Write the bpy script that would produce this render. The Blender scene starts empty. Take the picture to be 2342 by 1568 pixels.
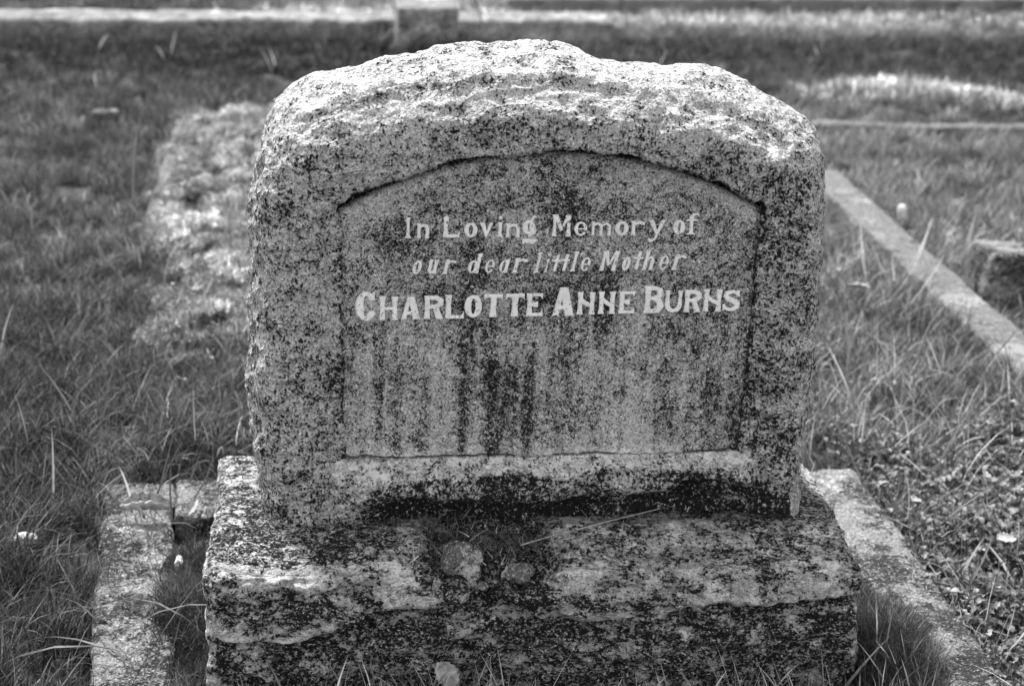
import bpy, math, random
import numpy as np
from mathutils import Vector, Matrix
random.seed(7)
rng = np.random.default_rng(11)
sc = bpy.context.scene

# ---------------------------------------------------------------- camera
CAM = np.array([-0.309, -2.010, 1.252])
RT = np.array([0.992975, -0.110868, 0.041328])
UP = np.array([-0.000806, 0.342942, 0.939356])
FW = np.array([0.118318, 0.932791, -0.340444])
FL = 3958.0                       # focal length for a picture 2342 wide
cd = bpy.data.cameras.new('camera')
cam = bpy.data.objects.new('camera', cd)
sc.collection.objects.link(cam)
cam.matrix_world = Matrix(((RT[0], UP[0], -FW[0], CAM[0]), (RT[1], UP[1], -FW[1], CAM[1]),
                           (RT[2], UP[2], -FW[2], CAM[2]), (0, 0, 0, 1)))
cd.sensor_width = 36.0
cd.lens = FL / 2342 * 36
cd.clip_start = 0.05
cd.clip_end = 500
cd.dof.use_dof = True
cd.dof.focus_distance = 2.22
cd.dof.aperture_fstop = 5.6
sc.camera = cam

# ---------------------------------------------------------------- sky and sun (the photograph is black and white)
SUN_EL, SUN_AZ = math.radians(57), math.radians(-26)
w = bpy.data.worlds.new('World')
sc.world = w
w.use_nodes = True
wn = w.node_tree
wn.nodes.clear()
sky = wn.nodes.new('ShaderNodeTexSky')
sky.sky_type = 'NISHITA'
sky.sun_disc = False
sky.sun_elevation = SUN_EL
sky.sun_rotation = SUN_AZ
bw = wn.nodes.new('ShaderNodeRGBToBW')
bg = wn.nodes.new('ShaderNodeBackground')
bg.inputs[1].default_value = 0.15
wo = wn.nodes.new('ShaderNodeOutputWorld')
wn.links.new(sky.outputs[0], bw.inputs[0])
wn.links.new(bw.outputs[0], bg.inputs[0])
wn.links.new(bg.outputs[0], wo.inputs[0])
sd = bpy.data.lights.new('sun', 'SUN')
sd.energy = 2.3
sd.angle = math.radians(5)
sd.color = (1, 1, 1)
sun = bpy.data.objects.new('sun', sd)
sc.collection.objects.link(sun)
sv = Vector((math.sin(SUN_AZ) * math.cos(SUN_EL), math.cos(SUN_AZ) * math.cos(SUN_EL), math.sin(SUN_EL)))
sun.rotation_euler = (-sv).to_track_quat('-Z', 'Y').to_euler()
sc.view_settings.view_transform = 'Standard'
sc.view_settings.look = 'None'
sc.view_settings.gamma = 1
sc.view_settings.use_curve_mapping = False
sc.view_settings.exposure = 1.88
sc.render.engine = 'CYCLES'
sc.cycles.max_bounces = 6
sc.cycles.transparent_max_bounces = 4
sc.cycles.use_denoising = True


# ---------------------------------------------------------------- helpers
def at(px, py, z=None, y=None):
    d = FW * FL + RT * (px - 1171) - UP * (py - 784)
    t = (z - CAM[2]) / d[2] if z is not None else (y - CAM[1]) / d[1]
    return CAM + d * t


def ss(a, b, x):
    t = np.clip((x - a) / (b - a), 0, 1)
    return t * t * (3 - 2 * t)


PERM = np.random.default_rng(3).permutation(256).astype(np.int64)
PERM = np.concatenate([PERM, PERM, PERM])
G = np.random.default_rng(4).normal(size=(256, 3))
G /= np.linalg.norm(G, axis=1)[:, None]


def perlin(x, y, z):
    xi, yi, zi = np.floor(x).astype(np.int64), np.floor(y).astype(np.int64), np.floor(z).astype(np.int64)
    xf, yf, zf = x - xi, y - yi, z - zi
    u, v, ww = [t * t * t * (t * (t * 6 - 15) + 10) for t in (xf, yf, zf)]
    xi &= 255; yi &= 255; zi &= 255
    r = 0
    for dx in (0, 1):
        for dy in (0, 1):
            for dz in (0, 1):
                h = PERM[PERM[PERM[(xi + dx) & 255] + ((yi + dy) & 255)] + ((zi + dz) & 255)]
                g = G[h]
                dd = g[..., 0] * (xf - dx) + g[..., 1] * (yf - dy) + g[..., 2] * (zf - dz)
                r = r + dd * (u if dx else 1 - u) * (v if dy else 1 - v) * (ww if dz else 1 - ww)
    return r * 1.6


def fbm(x, y, z, s, o=4, g=0.5, ridge=False):
    a, r = 1.0, 0
    for k in range(o):
        n = perlin(x * s + 17.3 * k, y * s + 5.1 * k, z * s + 9.7 * k)
        r = r + a * ((1 - 2 * np.abs(n)) if ridge else n)
        a *= g
        s *= 2.03
    return r


_wp = np.random.default_rng(8).random((64, 64, 3))


def worley(x, y, s):
    """2D cells: distance to nearest feature, cell id value"""
    x, y = x * s, y * s
    xi, yi = np.floor(x).astype(int), np.floor(y).astype(int)
    best = np.full(np.shape(x), 9.0)
    idv = np.zeros(np.shape(x))
    for dx in (-1, 0, 1):
        for dy in (-1, 0, 1):
            p = _wp[(xi + dx) & 63, (yi + dy) & 63]
            d = (xi + dx + p[..., 0] - x) ** 2 + (yi + dy + p[..., 1] - y) ** 2
            m = d < best
            best = np.where(m, d, best)
            idv = np.where(m, p[..., 2], idv)
    return np.sqrt(best), idv


def mesh_np(name, V, F, attrs=None, smooth=True):
    me = bpy.data.meshes.new(name)
    V = np.ascontiguousarray(V, dtype=np.float32)
    F = np.ascontiguousarray(F, dtype=np.int32)
    n = F.shape[1]
    me.vertices.add(len(V)); me.vertices.foreach_set('co', V.ravel())
    me.loops.add(F.size); me.loops.foreach_set('vertex_index', F.ravel())
    me.polygons.add(len(F)); me.polygons.foreach_set('loop_start', np.arange(0, F.size, n, dtype=np.int32))
    if smooth:
        me.polygons.foreach_set('use_smooth', np.ones(len(F), bool))
    me.update(calc_edges=True)
    for k, a in (attrs or {}).items():
        at_ = me.attributes.new(k, 'FLOAT', 'POINT')
        at_.data.foreach_set('value', np.ascontiguousarray(a, dtype=np.float32))
    return me


def vnormals(V, F):
    N = np.zeros_like(V)
    a = V[F[:, 2]] - V[F[:, 0]]
    b = V[F[:, 3]] - V[F[:, 1]] if F.shape[1] == 4 else V[F[:, 1]] - V[F[:, 0]]
    n = np.cross(a, b) if F.shape[1] == 4 else np.cross(b, a)
    for k in range(F.shape[1]):
        np.add.at(N, F[:, k], n)
    return N / (np.linalg.norm(N, axis=1)[:, None] + 1e-12)


def link(name, me, mat=None, parent=None, loc=None, **props):
    o = bpy.data.objects.new(name, me)
    sc.collection.objects.link(o)
    if mat is not None:
        me.materials.append(mat)
    if parent is not None:
        o.parent = parent
    if loc is not None:
        o.location = loc
    for k, v in props.items():
        o[k] = v
    return o


def shell(nx, ny, nz, back=False, bottom=False):
    """unit box surface with shared vertices; returns verts, quads (outward)"""
    ids, V, F = {}, [], []
    faces = []
    I, J, K = np.arange(nx + 1), np.arange(ny + 1), np.arange(nz + 1)
    def grid(a, b, fn, flip):
        A, B = np.meshgrid(a, b, indexing='ij')
        P = fn(A, B)
        base = sum(len(v) for v in V)
        V.append(np.stack([p.ravel() for p in P], 1))
        n, m = len(a), len(b)
        idx = np.arange(n * m).reshape(n, m) + base
        q = np.stack([idx[:-1, :-1], idx[1:, :-1], idx[1:, 1:], idx[:-1, 1:]], -1).reshape(-1, 4)
        F.append(q[:, ::-1] if flip else q)
    o = np.zeros
    grid(I, K, lambda a, b: (a, a * 0, b), False)                       # front y=0
    if back:
        grid(I, K, lambda a, b: (a, a * 0 + ny, b), True)
    grid(J, K, lambda a, b: (a * 0, a, b), True)                        # left
    grid(J, K, lambda a, b: (a * 0 + nx, a, b), False)                  # right
    grid(I, J, lambda a, b: (a, b, a * 0 + nz), False)                  # top
    if bottom:
        grid(I, J, lambda a, b: (a, b, a * 0), True)
    V = np.concatenate(V); F = np.concatenate(F)
    key = (V[:, 0] * (ny + 1) + V[:, 1]) * (nz + 1) + V[:, 2]
    _, first, inv = np.unique(key, return_index=True, return_inverse=True)
    V = V[first].astype(float); F = inv[F]
    return V / np.array([nx, ny, nz]), F


def cap_back(U, V, F):
    """close the open back with a fan round its outline"""
    bi = np.where(U[:, 1] > 1 - 1e-9)[0]
    u, v = U[bi, 0], U[bi, 2]
    L = bi[u < 1e-9]; L = L[np.argsort(U[L, 2])]
    T = bi[(v > 1 - 1e-9) & (u > 1e-9) & (u < 1 - 1e-9)]; T = T[np.argsort(U[T, 0])]
    R = bi[u > 1 - 1e-9]; R = R[np.argsort(-U[R, 2])]
    loop = np.concatenate([L, T, R])
    c = V[loop].mean(0)
    if len(loop) % 2 == 1: loop = np.append(loop, R[-2])
    loop = np.append(loop, loop[0])
    k = np.arange(0, len(loop) - 2, 2)
    q = np.stack([loop[k], loop[k + 1], loop[k + 2], np.full(len(k), len(V))], 1)
    return np.concatenate([V, c[None]]), np.concatenate([F, q])


def relax(V, F, wgt, n):
    a = np.concatenate([F[:, k] for k in range(4)]); b_ = np.concatenate([F[:, (k + 1) % 4] for k in range(4)])
    i = np.concatenate([a, b_]); j = np.concatenate([b_, a])
    cnt = np.bincount(i, minlength=len(V)).astype(float)[:, None]
    for _ in range(n):
        A = np.stack([np.bincount(i, weights=V[j, c], minlength=len(V)) for c in range(3)], 1) / cnt
        V = V + (A - V) * wgt[:, None]
    return V


# ---------------------------------------------------------------- materials
def nodes_of(name):
    m = bpy.data.materials.new(name)
    m.use_nodes = True
    nt = m.node_tree
    nt.nodes.clear()
    return m, nt, nt.nodes, nt.links


class NB:
    def __init__(s, nt): s.nt = nt; s.n = nt.nodes; s.l = nt.links
    def put(s, sock, v):
        if isinstance(v, (int, float)): sock.default_value = v
        else: s.l.new(v, sock)
    def math(s, op, a, b=0.0, c=None, clamp=False):
        n = s.n.new('ShaderNodeMath'); n.operation = op; n.use_clamp = clamp
        s.put(n.inputs[0], a); s.put(n.inputs[1], b)
        if c is not None: s.put(n.inputs[2], c)
        return n.outputs[0]
    def pos(s, scale=(1, 1, 1)):
        g = s.n.new('ShaderNodeNewGeometry'); v = s.n.new('ShaderNodeVectorMath'); v.operation = 'MULTIPLY'
        s.l.new(g.outputs['Position'], v.inputs[0]); v.inputs[1].default_value = scale
        return v.outputs[0]
    def noise(s, vec, scale, detail=3, rough=0.55, dist=0.0):
        n = s.n.new('ShaderNodeTexNoise'); s.l.new(vec, n.inputs['Vector'])
        n.inputs['Scale'].default_value = scale; n.inputs['Detail'].default_value = detail
        n.inputs['Roughness'].default_value = rough; n.inputs['Distortion'].default_value = dist
        return n.outputs[0]
    def step(s, x, t, wd):
        """smooth 0..1 as x passes t"""
        a = s.math('SUBTRACT', x, t)
        return s.math('MULTIPLY_ADD', a, 1.0 / wd, 0.5, clamp=True)
    def mix(s, f, a, b):
        n = s.n.new('ShaderNodeMix'); n.data_type = 'FLOAT'
        s.put(n.inputs[0], f); s.put(n.inputs[2], a); s.put(n.inputs[3], b)
        return n.outputs[0]
    def attr(s, name, typ='GEOMETRY'):
        n = s.n.new('ShaderNodeAttribute'); n.attribute_name = name; n.attribute_type = typ
        return n.outputs['Fac']
    def out(s, val, rough=0.85, bump=None, bd=0.002, bs=0.6, spec=0.3):
        p = s.n.new('ShaderNodeBsdfPrincipled')
        c = s.n.new('ShaderNodeCombineColor')
        for i in range(3): s.put(c.inputs[i], val)
        s.l.new(c.outputs[0], p.inputs['Base Color'])
        s.put(p.inputs['Roughness'], rough)
        p.inputs['Specular IOR Level'].default_value = spec
        if bump is not None:
            b = s.n.new('ShaderNodeBump'); b.inputs['Strength'].default_value = bs; b.inputs['Distance'].default_value = bd
            s.l.new(bump, b.inputs['Height']); s.l.new(b.outputs[0], p.inputs['Normal'])
        o = s.n.new('ShaderNodeOutputMaterial')
        s.l.new(p.outputs[0], o.inputs[0])
        return p


def stone_mat(name, base=0.40, dark=0.013, pale=0.72, speck=150.0, use_attr=True, s0=0.35, p0=0.1, lo=0.40, sc3=(1, 1, 1)):
    m, nt, n, l = nodes_of(name)
    b = NB(nt)
    P = b.pos(sc3)
    stain_shade = b.attr('stain_shade') if use_attr else None
    pal = b.attr('pale') if use_attr else None
    big = b.noise(P, 14.0, 4, 0.6)
    if not use_attr:
        stain_shade = b.math('MULTIPLY_ADD', b.math('SUBTRACT', big, 0.5), 4.5, s0, clamp=True)
        pal = b.math('MULTIPLY_ADD', b.math('SUBTRACT', b.noise(P, 9.0, 4, 0.6), 0.5), 4.5, p0, clamp=True)
    grain = b.math('MULTIPLY_ADD', b.math('SUBTRACT', b.noise(P, 330.0, 3, 0.7), 0.5), 2.6, 0.5, clamp=True)
    n1 = b.noise(P, speck * 1.0, 4, 0.7)
    n2 = b.noise(P, speck * 2.2, 2, 0.6)
    n3 = b.noise(P, speck * 0.42, 4, 0.7)
    mixn = b.math('ADD', b.math('MULTIPLY', n1, 0.45), b.math('ADD', b.math('MULTIPLY', n2, 0.37), b.math('MULTIPLY', n3, 0.18)))
    if use_attr:
        n4 = b.noise(P, speck * 3.4, 3, 0.7)
        mf = b.math('ADD', b.math('MULTIPLY', n4, 0.72), b.math('MULTIPLY', n1, 0.28))
        mixn = b.mix(b.math('MULTIPLY', b.attr('fine'), 0.7), mixn, mf)
    t = b.math('MULTIPLY_ADD', stain_shade, -0.155, 0.610)
    d1 = b.step(mixn, t, 0.065)
    # grey film of algae between the spots
    film = b.math('MULTIPLY', b.math('MULTIPLY', stain_shade, 0.75), b.math('MULTIPLY_ADD', n3, 3.0, -1.0, clamp=True), clamp=True)
    col = b.math('MULTIPLY', b.mix(grain, base * lo, base * (2 - lo)), 1.0)
    # feldspar crystals
    cr = b.step(b.noise(P, speck * 1.7, 1, 0.4), 0.62, 0.03)
    col = b.mix(b.math('MULTIPLY', cr, 0.5), col, pale)
    pl = b.step(b.noise(P, 60.0, 5, 0.7), b.math('MULTIPLY_ADD', pal, -0.32, 0.68), 0.06)
    col = b.mix(b.math('MULTIPLY', pl, 0.8), col, pale)
    col = b.mix(film, col, dark * 2.2)
    col = b.mix(d1, col, dark)
    fl = b.step(b.noise(P, speck * 1.5, 3, 0.7), b.math('MULTIPLY_ADD', pal, -0.07, 0.635), 0.05)
    col = b.mix(b.math('MULTIPLY', fl, 0.7), col, pale)
    bump = b.math('ADD', b.math('MULTIPLY_ADD', b.math('MULTIPLY', n3, b.math('SUBTRACT', 1.0, b.attr('fine'))), 2.4, n1), b.math('MULTIPLY', d1, 0.12))
    b.out(col, 0.9, bump, 0.007, 0.9, 0.06)
    return m


M_TAB = stone_mat('weathered_granite', speck=135.0)
M_BASE = stone_mat('stained_granite', base=0.40, dark=0.013, pale=0.72, speck=150.0, sc3=(0.85, 1.1, 1.35))
M_KERB = stone_mat('lichened_kerb_stone', base=0.18, dark=0.03, pale=0.46, speck=120.0, use_attr=False, s0=0.62, p0=0.05)
M_FAR = stone_mat('pale_kerb_stone', base=0.17, dark=0.07, pale=0.38, speck=50.0, use_attr=False, s0=0.25, p0=0.25)
M_RUB = stone_mat('rubble_stone', base=0.13, dark=0.03, pale=0.5, speck=140.0, use_attr=False, s0=0.5, p0=0.3)
M_SMOOTH = stone_mat('grey_film_kerb_stone', base=0.125, dark=0.07, pale=0.24, speck=60.0, use_attr=False, s0=0.15, p0=0.1)


def lead_mat():
    m, nt, n, l = nodes_of('lead_letter')
    b = NB(nt)
    P = b.pos()
    g = b.noise(P, 260.0, 4, 0.7)
    g2 = b.noise(P, 60.0, 4, 0.6)
    col = b.mix(g2, 0.48, 0.85)
    col = b.mix(b.step(g, 0.61, 0.06), col, 0.14)
    b.out(col, 0.6, b.math('ADD', g2, b.math('MULTIPLY', g, 0.3)), 0.0018, 0.8, 0.4)
    return m


M_LEAD = lead_mat()


def leafy_mat(name, lo, hi, trans=0.35, patch=1.2, dry=0.0, rough=0.5):
    """plant matter: value varies by plant and by patch of ground"""
    m, nt, n, l = nodes_of(name)
    b = NB(nt)
    oi = n.new('ShaderNodeObjectInfo')
    P = b.pos()
    pn = b.noise(P, patch, 3, 0.6)
    ln = b.noise(P, 90.0, 2, 0.6)
    f = b.math('ADD', b.math('MULTIPLY', oi.outputs['Random'], 0.45), b.math('MULTIPLY', pn, 0.55))
    f = b.math('MULTIPLY_ADD', b.math('SUBTRACT', f, 0.5), 2.0, 0.45, clamp=True)
    tint = b.attr('tint', 'INSTANCER')
    blade = b.attr('blade')
    v = b.mix(f, lo, hi)
    v = b.math('MULTIPLY', v, b.math('MULTIPLY_ADD', b.math('POWER', blade, 3.0), 2.1, 0.38))
    v = b.math('MULTIPLY', v, b.math('MULTIPLY_ADD', ln, 0.6, 0.7))
    v = b.math('MULTIPLY', v, tint)
    c = n.new('ShaderNodeCombineColor')
    for i in range(3): l.new(v, c.inputs[i])
    p = n.new('ShaderNodeBsdfPrincipled')
    l.new(c.outputs[0], p.inputs['Base Color'])
    p.inputs['Roughness'].default_value = rough
    p.inputs['Specular IOR Level'].default_value = 0.35
    tr = n.new('ShaderNodeBsdfTranslucent')
    l.new(c.outputs[0], tr.inputs[0])
    mx = n.new('ShaderNodeMixShader'); mx.inputs[0].default_value = trans
    l.new(p.outputs[0], mx.inputs[1]); l.new(tr.outputs[0], mx.inputs[2])
    o = n.new('ShaderNodeOutputMaterial'); l.new(mx.outputs[0], o.inputs[0])
    return m


M_GRASS = leafy_mat('grass_blade', 0.06, 0.34, 0.35)
M_STRAW = leafy_mat('dry_straw', 0.30, 0.65, 0.4)
M_LEAF = leafy_mat('small_leaf', 0.045, 0.22, 0.25)
M_MOSS = leafy_mat('moss_frond', 0.22, 0.60, 0.3, patch=6.0, rough=0.8)
M_DARKMOSS = leafy_mat('dark_moss_frond', 0.03, 0.16, 0.2, patch=6.0, rough=0.8)


def plain_mat(name, lo, hi, scale=60.0, rough=0.7, bd=0.001):
    m, nt, n, l = nodes_of(name)
    b = NB(nt)
    P = b.pos()
    a = b.noise(P, scale, 4, 0.65)
    f = b.math('MULTIPLY_ADD', b.math('SUBTRACT', a, 0.5), 2.4, 0.5, clamp=True)
    b.out(b.mix(f, lo, hi), rough, a, bd, 0.8, 0.3)
    return m


M_DEADLEAF = plain_mat('dead_leaf_surface', 0.14, 0.50, 120.0, 0.6)
M_TWIG = plain_mat('dry_stem', 0.18, 0.42, 150.0, 0.6)
M_SOIL = plain_mat('soil_and_thatch', 0.012, 0.06, 35.0, 0.95, 0.004)
M_FLINT = plain_mat('white_flint', 0.45, 0.8, 90.0, 0.45)


# ---------------------------------------------------------------- the headstone tablet
YP = 0.130                                             # plane of the inscribed panel
ZT = 0.215                                             # top of the base


def curve_world(pts, y):
    return np.array([at(px, py + (16 if py < 300 and y > 0.15 else 0), y=y)[[0, 2]] for px, py in pts])


def resample(c, ts):
    d = np.concatenate([[0], np.cumsum(np.linalg.norm(np.diff(c, axis=0), axis=1))])
    d /= d[-1]
    # catmull-ish smoothing by cubic through dense linear then box filter
    tt = np.linspace(0, 1, 400)
    x = np.interp(tt, d, c[:, 0]); z = np.interp(tt, d, c[:, 1])
    k = np.hanning(19); k /= k.sum()
    def sm(a):
        e = np.concatenate([2 * a[0] - a[9:0:-1], a, 2 * a[-1] - a[-2:-11:-1]])
        return np.convolve(e, k, 'valid')
    x, z = sm(x), sm(z)
    return np.stack([np.interp(ts, tt, x), np.interp(ts, tt, z)], -1)


S_L = [(597, 1175), (590, 1100), (580, 1010), (575, 930), (571, 860), (576, 780), (574, 700), (578, 640), (571, 560), (575, 480), (576, 430), (588, 370), (600, 310), (618, 262), (640, 222)]
S_T = [(640, 222), (665, 200), (705, 178), (725, 163), (760, 154), (830, 147), (865, 137), (905, 128), (960, 122), (985, 112), (1012, 104), (1090, 97), (1180, 95), (1260, 97), (1310, 103), (1340, 118), (1385, 133), (1400, 137), (1480, 143), (1560, 147), (1600, 144), (1640, 152), (1665, 170), (1705, 186), (1760, 213), (1820, 242)]
S_R = [(1812, 1150), (1818, 1090), (1824, 1020), (1838, 940), (1842, 860), (1852, 790), (1862, 700), (1868, 640), (1874, 560), (1878, 480), (1885, 400), (1880, 330), (1868, 285), (1845, 262), (1820, 242)]
F_L = [(640, 1205), (636, 1130), (628, 1050), (624, 950), (620, 850), (627, 770), (624, 700), (628, 600), (622, 520), (628, 450), (645, 390), (670, 330), (710, 285)]
F_T = [(710, 285), (800, 248), (900, 222), (1000, 205), (1100, 197), (1200, 192), (1350, 200), (1480, 222), (1600, 250), (1700, 285), (1790, 335)]
F_R = [(1806, 1160), (1812, 1080), (1826, 960), (1838, 840), (1848, 740), (1860, 640), (1864, 560), (1866, 480), (1852, 410), (1825, 365), (1790, 335)]
YF, YS, YB = 0.105, 0.205, 0.315


def coons(L, T, R, u, v):
    """outline curves -> x, z for 0..1 u, v (flattened)"""
    tv = np.linspace(0, 1, 801)
    cl, cr, ct = resample(L, tv), resample(R, tv), resample(T, tv)
    def ev(c, t):
        return np.interp(t, tv, c[:, 0]), np.interp(t, tv, c[:, 1])
    lx, lz = ev(cl, v); rx, rz = ev(cr, v); tx, tz = ev(ct, u)
    bx = cl[0, 0] + (cr[0, 0] - cl[0, 0]) * u; bz = cl[0, 1] + (cr[0, 1] - cl[0, 1]) * u
    def bl(a00, a10, a01, a11): return (1 - u) * (1 - v) * a00 + u * (1 - v) * a10 + (1 - u) * v * a01 + u * v * a11
    x = (1 - u) * lx + u * rx + (1 - v) * bx + v * tx - bl(cl[0, 0], cr[0, 0], cl[-1, 0], cr[-1, 0])
    z = (1 - u) * lz + u * rz + (1 - v) * bz + v * tz - bl(cl[0, 1], cr[0, 1], cl[-1, 1], cr[-1, 1])
    return x, z


# the panel: bottom line, sides and the arch through three points
PBL, PBR = at(785, 1050, y=YP), at(1690, 1030, y=YP)
PTL, PTR = at(778, 460, y=YP), at(1745, 459, y=YP)
PAP = at(1262, 334, y=YP)


def circ3(a, b, c):
    A = np.array([[2 * (b[0] - a[0]), 2 * (b[1] - a[1])], [2 * (c[0] - a[0]), 2 * (c[1] - a[1])]])
    r = np.array([b @ b - a @ a, c @ c - a @ a])
    o = np.linalg.solve(A, r)
    return o, np.linalg.norm(a - o)


ARC_O, ARC_R = circ3(PTL[[0, 2]], PAP[[0, 2]], PTR[[0, 2]])


def panel_sd(x, z):
    """distances inside (positive): left, right, bottom, arch"""
    tl = (z - PBL[2]) / (PTL[2] - PBL[2])
    tr = (z - PBR[2]) / (PTR[2] - PBR[2])
    dl = x - (PBL[0] + (PTL[0] - PBL[0]) * tl)
    dr = (PBR[0] + (PTR[0] - PBR[0]) * tr) - x
    db = z - (PBL[2] + (PBR[2] - PBL[2]) * (x - PBL[0]) / (PBR[0] - PBL[0]))
    da = ARC_R - np.hypot(x - ARC_O[0], z - ARC_O[1])
    return dl, dr, db, da


def build_tablet():
    nx, ny, nz = 480, 90, 470
    U, F = shell(nx, ny, nz)
    u, wv, v = U[:, 0], U[:, 1], U[:, 2]
    fx, fz = coons(curve_world(F_L, YF), curve_world(F_T, YF), curve_world(F_R, YF), u, v)
    sx, sz = coons(curve_world(S_L, YS), curve_world(S_T, YS), curve_world(S_R, YS), u, v)
    # profile across the thickness: front arris -> widest -> back
    f = np.clip(wv / 0.5, 0, 1)
    g = 0.45 * f + 0.55 * np.sqrt(1 - (1 - f) ** 2)
    x = fx + (sx - fx) * g
    z = fz + (sz - fz) * g
    bk = ss(0.55, 1.0, wv)
    cx_, cz_ = 0.0, 0.45
    x = x + (cx_ - x) * bk * 0.05
    z = np.where(z > 0.4, z - bk * 0.03 * ss(0.4, 0.8, z), z)
    y = YF + (YB - YF) * wv
    # front relief
    dl, dr, db, da = panel_sd(x, z)
    front = wv < 1e-9
    h = np.zeros_like(x)
    side = np.minimum(dl, dr)
    W = np.minimum(np.minimum(side, db), da)
    wob = fbm(x, x * 0, z, 30, 3)
    # outside the panel
    hs = 0.002 + 0.013 * ss(0.0, 0.055, -side + wob * 0.006)
    step = 0.012 + 0.014 * np.exp(-((x - .03) / 0.2) ** 2)
    ht = step + 0.008 * ss(0, 0.06, -da)
    arch_zone = ss(-0.012, 0.004, z - (0.655 + (x > 0) * 0.004))
    hb_up = 0.004 + 0.030 * ss(0.0, 0.024, -db)         # the ledge slopes out
    low = -db
    # broken undercut below the ledge
    kx = np.array([640, 776, 858, 926, 1014, 1062, 1198, 1286, 1327, 1436, 1538, 1647, 1694, 1810])
    ky = np.array([1215, 1185, 1116, 1095, 1088, 1082, 1075, 1094, 1068, 1068, 1074, 1068, 1100, 1122])
    kd = ky - (1050 - 0.0221 * (kx - 785))
    kl = np.where(kd < 55, 0.022 * kd / 55, 0.022 + (kd - 55) / 1600)
    dark_edge = np.interp(x, (kx - 785) / 905 * 0.543 - 0.259, kl) + 0.003 * fbm(x, z, x * 0 + 3, 60, 3)
    gx_ = np.array([640, 780, 860, 960, 1060, 1180, 1290, 1388, 1510, 1551, 1640, 1708, 1810])
    gy_ = np.array([1230, 1190, 1146, 1125, 1140, 1150, 1140, 1127, 1118, 1096, 1093, 1109, 1147])
    gd = gy_ - (1050 - 0.0221 * (gx_ - 785))
    edge = np.interp(x, (gx_ - 785) / 905 * 0.543 - 0.259, np.where(gd < 55, 0.022 * gd / 55, 0.022 + (gd - 55) / 1600)) + 0.003 * fbm(x, x * 0 + 3, x * 0, 30, 3)
    chip = ss(0, 0.006, low - edge)
    edge2 = edge + 0.018 + 0.012 * fbm(x, x * 0 + 8, x * 0, 14, 3)
    chip2 = ss(0, 0.006, low - edge2)
    under = ss(0.02, 0.09, low) * 0.014
    hb = hb_up - under - chip * 0.016 - chip2 * 0.010
    left_keep = ss(-0.17, -0.30, x)
    hb = hb * (1 - left_keep) + left_keep * (0.015 + hb_up * 0.2)
    h_out = np.where(side < 0, hs, 0)
    h_out = np.where((da < 0) & (side > -0.0), ht, h_out)
    # blend corners: arch zone spreads sideways
    tside = ss(0.0, 0.02, -side) * (z > 0.6)
    h_out = np.where((da < 0) & (side < 0), ht * (1 - ss(0, .05, -side)) + hs * ss(0, .05, -side) + 0.004, h_out)
    bl = 1.0
    h_low = np.where(side < 0, hb * (1 - ss(0, 0.035, -side)) + hs * ss(0, .035, -side), hb)
    inside = (side > 0) & (da > 0) & (db > 0)
    h = np.where(inside, 0, h_out)
    h = np.where(db < 0, np.where(side > 0, hb, h_out * bl + h_low * 0 + (h_low - h_out * bl) * ss(-0.005, 0.03, -db) * 1.0), h)
    # smooth tiny transition at arch, groove beneath it
    groove = np.exp(-((da - 0.0062) / 0.0050) ** 2) * (side > 0) * (db > 0) * 0.016
    rise = ss(0.0015, -0.0015, da)
    h = np.where((side > 0) & (db > 0), h * rise if False else np.where(da < 0.0015, step * rise + (h - step * 1) * (da < 0), 0), h)
    h = h - groove
    rock = 1 - ss(-0.001, 0.004, W)                      # 1 outside panel
    edge_d = np.minimum(np.minimum(u, 1 - u) * 0.70, (1 - v) * 0.62)
    roll = 0.014 * (1 - ss(0, 0.030, edge_d)) ** 1.5
    hf = (YP - YF) + 0
    yfront = YP - h
    # at rim front surface must meet YF-ish ring: blend
    rim = 1 - ss(0.0, 0.03, edge_d)
    yring = YP - 0.012 + 0.028 * ss(0.80, 1.0, v)
    dtop = (1 - v) * 0.62
    rt_ = 1 - ss(0.0, 0.085, dtop + 0.02 * (1 - wob * .3) * 0)
    rs_ = 1 - ss(0.0, 0.03, np.minimum(u, 1 - u) * 0.70)
    rim = 1 - (1 - rt_) * (1 - rs_)
    yfront = yfront * (1 - rim) + yring * rim
    y = np.where(front, yfront, yring + (YB - yring) * wv)
    z = z - 0.014 * (1 - ss(0, 0.02, v))
    V = np.stack([x, y, z], 1)
    edw = np.where(front, 1 - ss(0.0, 0.03, edge_d), 1 - ss(0, 0.25, wv)) * 0.9
    edw = np.where(v < 0.01, 0, edw) * (0.45 + 0.55 * ss(.7, .85, v))
    V = relax(V, F, edw, 25)
    N = vnormals(V, F)
    X, Y_, Z = V.T
    amp_front = np.where(front, rock, 1.0)
    big = fbm(X, Y_, Z, 11, 2) * 0.010 * (1 - 0.5 * ss(.05, .3, wv))
    q1, c1 = worley(X + 0.02 * fbm(X, Y_, Z, 20, 2), Z * 1.6 + Y_ * 1.1, 26)
    fac = (c1 - 0.5) * 0.0040 + (q1 - 0.5) * 0.003
    med = fbm(X, Y_, Z, 34, 4, 0.55, ridge=True) * 0.0030
    fine = fbm(X, Y_, Z, 170, 3, 0.6) * 0.0007
    on_front = 1.0
    ledge = (db < 0.0) & (db > -0.03) & (side > 0) & front
    soft = np.where(ledge, 0.25, 1.0)
    d = (big * (0.55 + 0.45 * ss(0, 0.3, wv)) + fac + med + fine) * amp_front * on_front * soft
    d = d + (1 - amp_front) * fbm(X, Y_, Z, 260, 2, 0.6) * 0.00025
    # keep the foot on the base
    V = V + N * d[:, None]
    V = relax(V, F, np.where(front & (W > -0.004), 0.0, 0.5), 4)
    # ---- weathering, with shade painted into the recesses
    panel = np.where(front & inside, 1.0, 0.0)
    st = 0.52 + 0.28 * fbm(X, Y_, Z, 24, 4) + 0.12 * fbm(X, Y_, Z, 6, 2)
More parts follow.
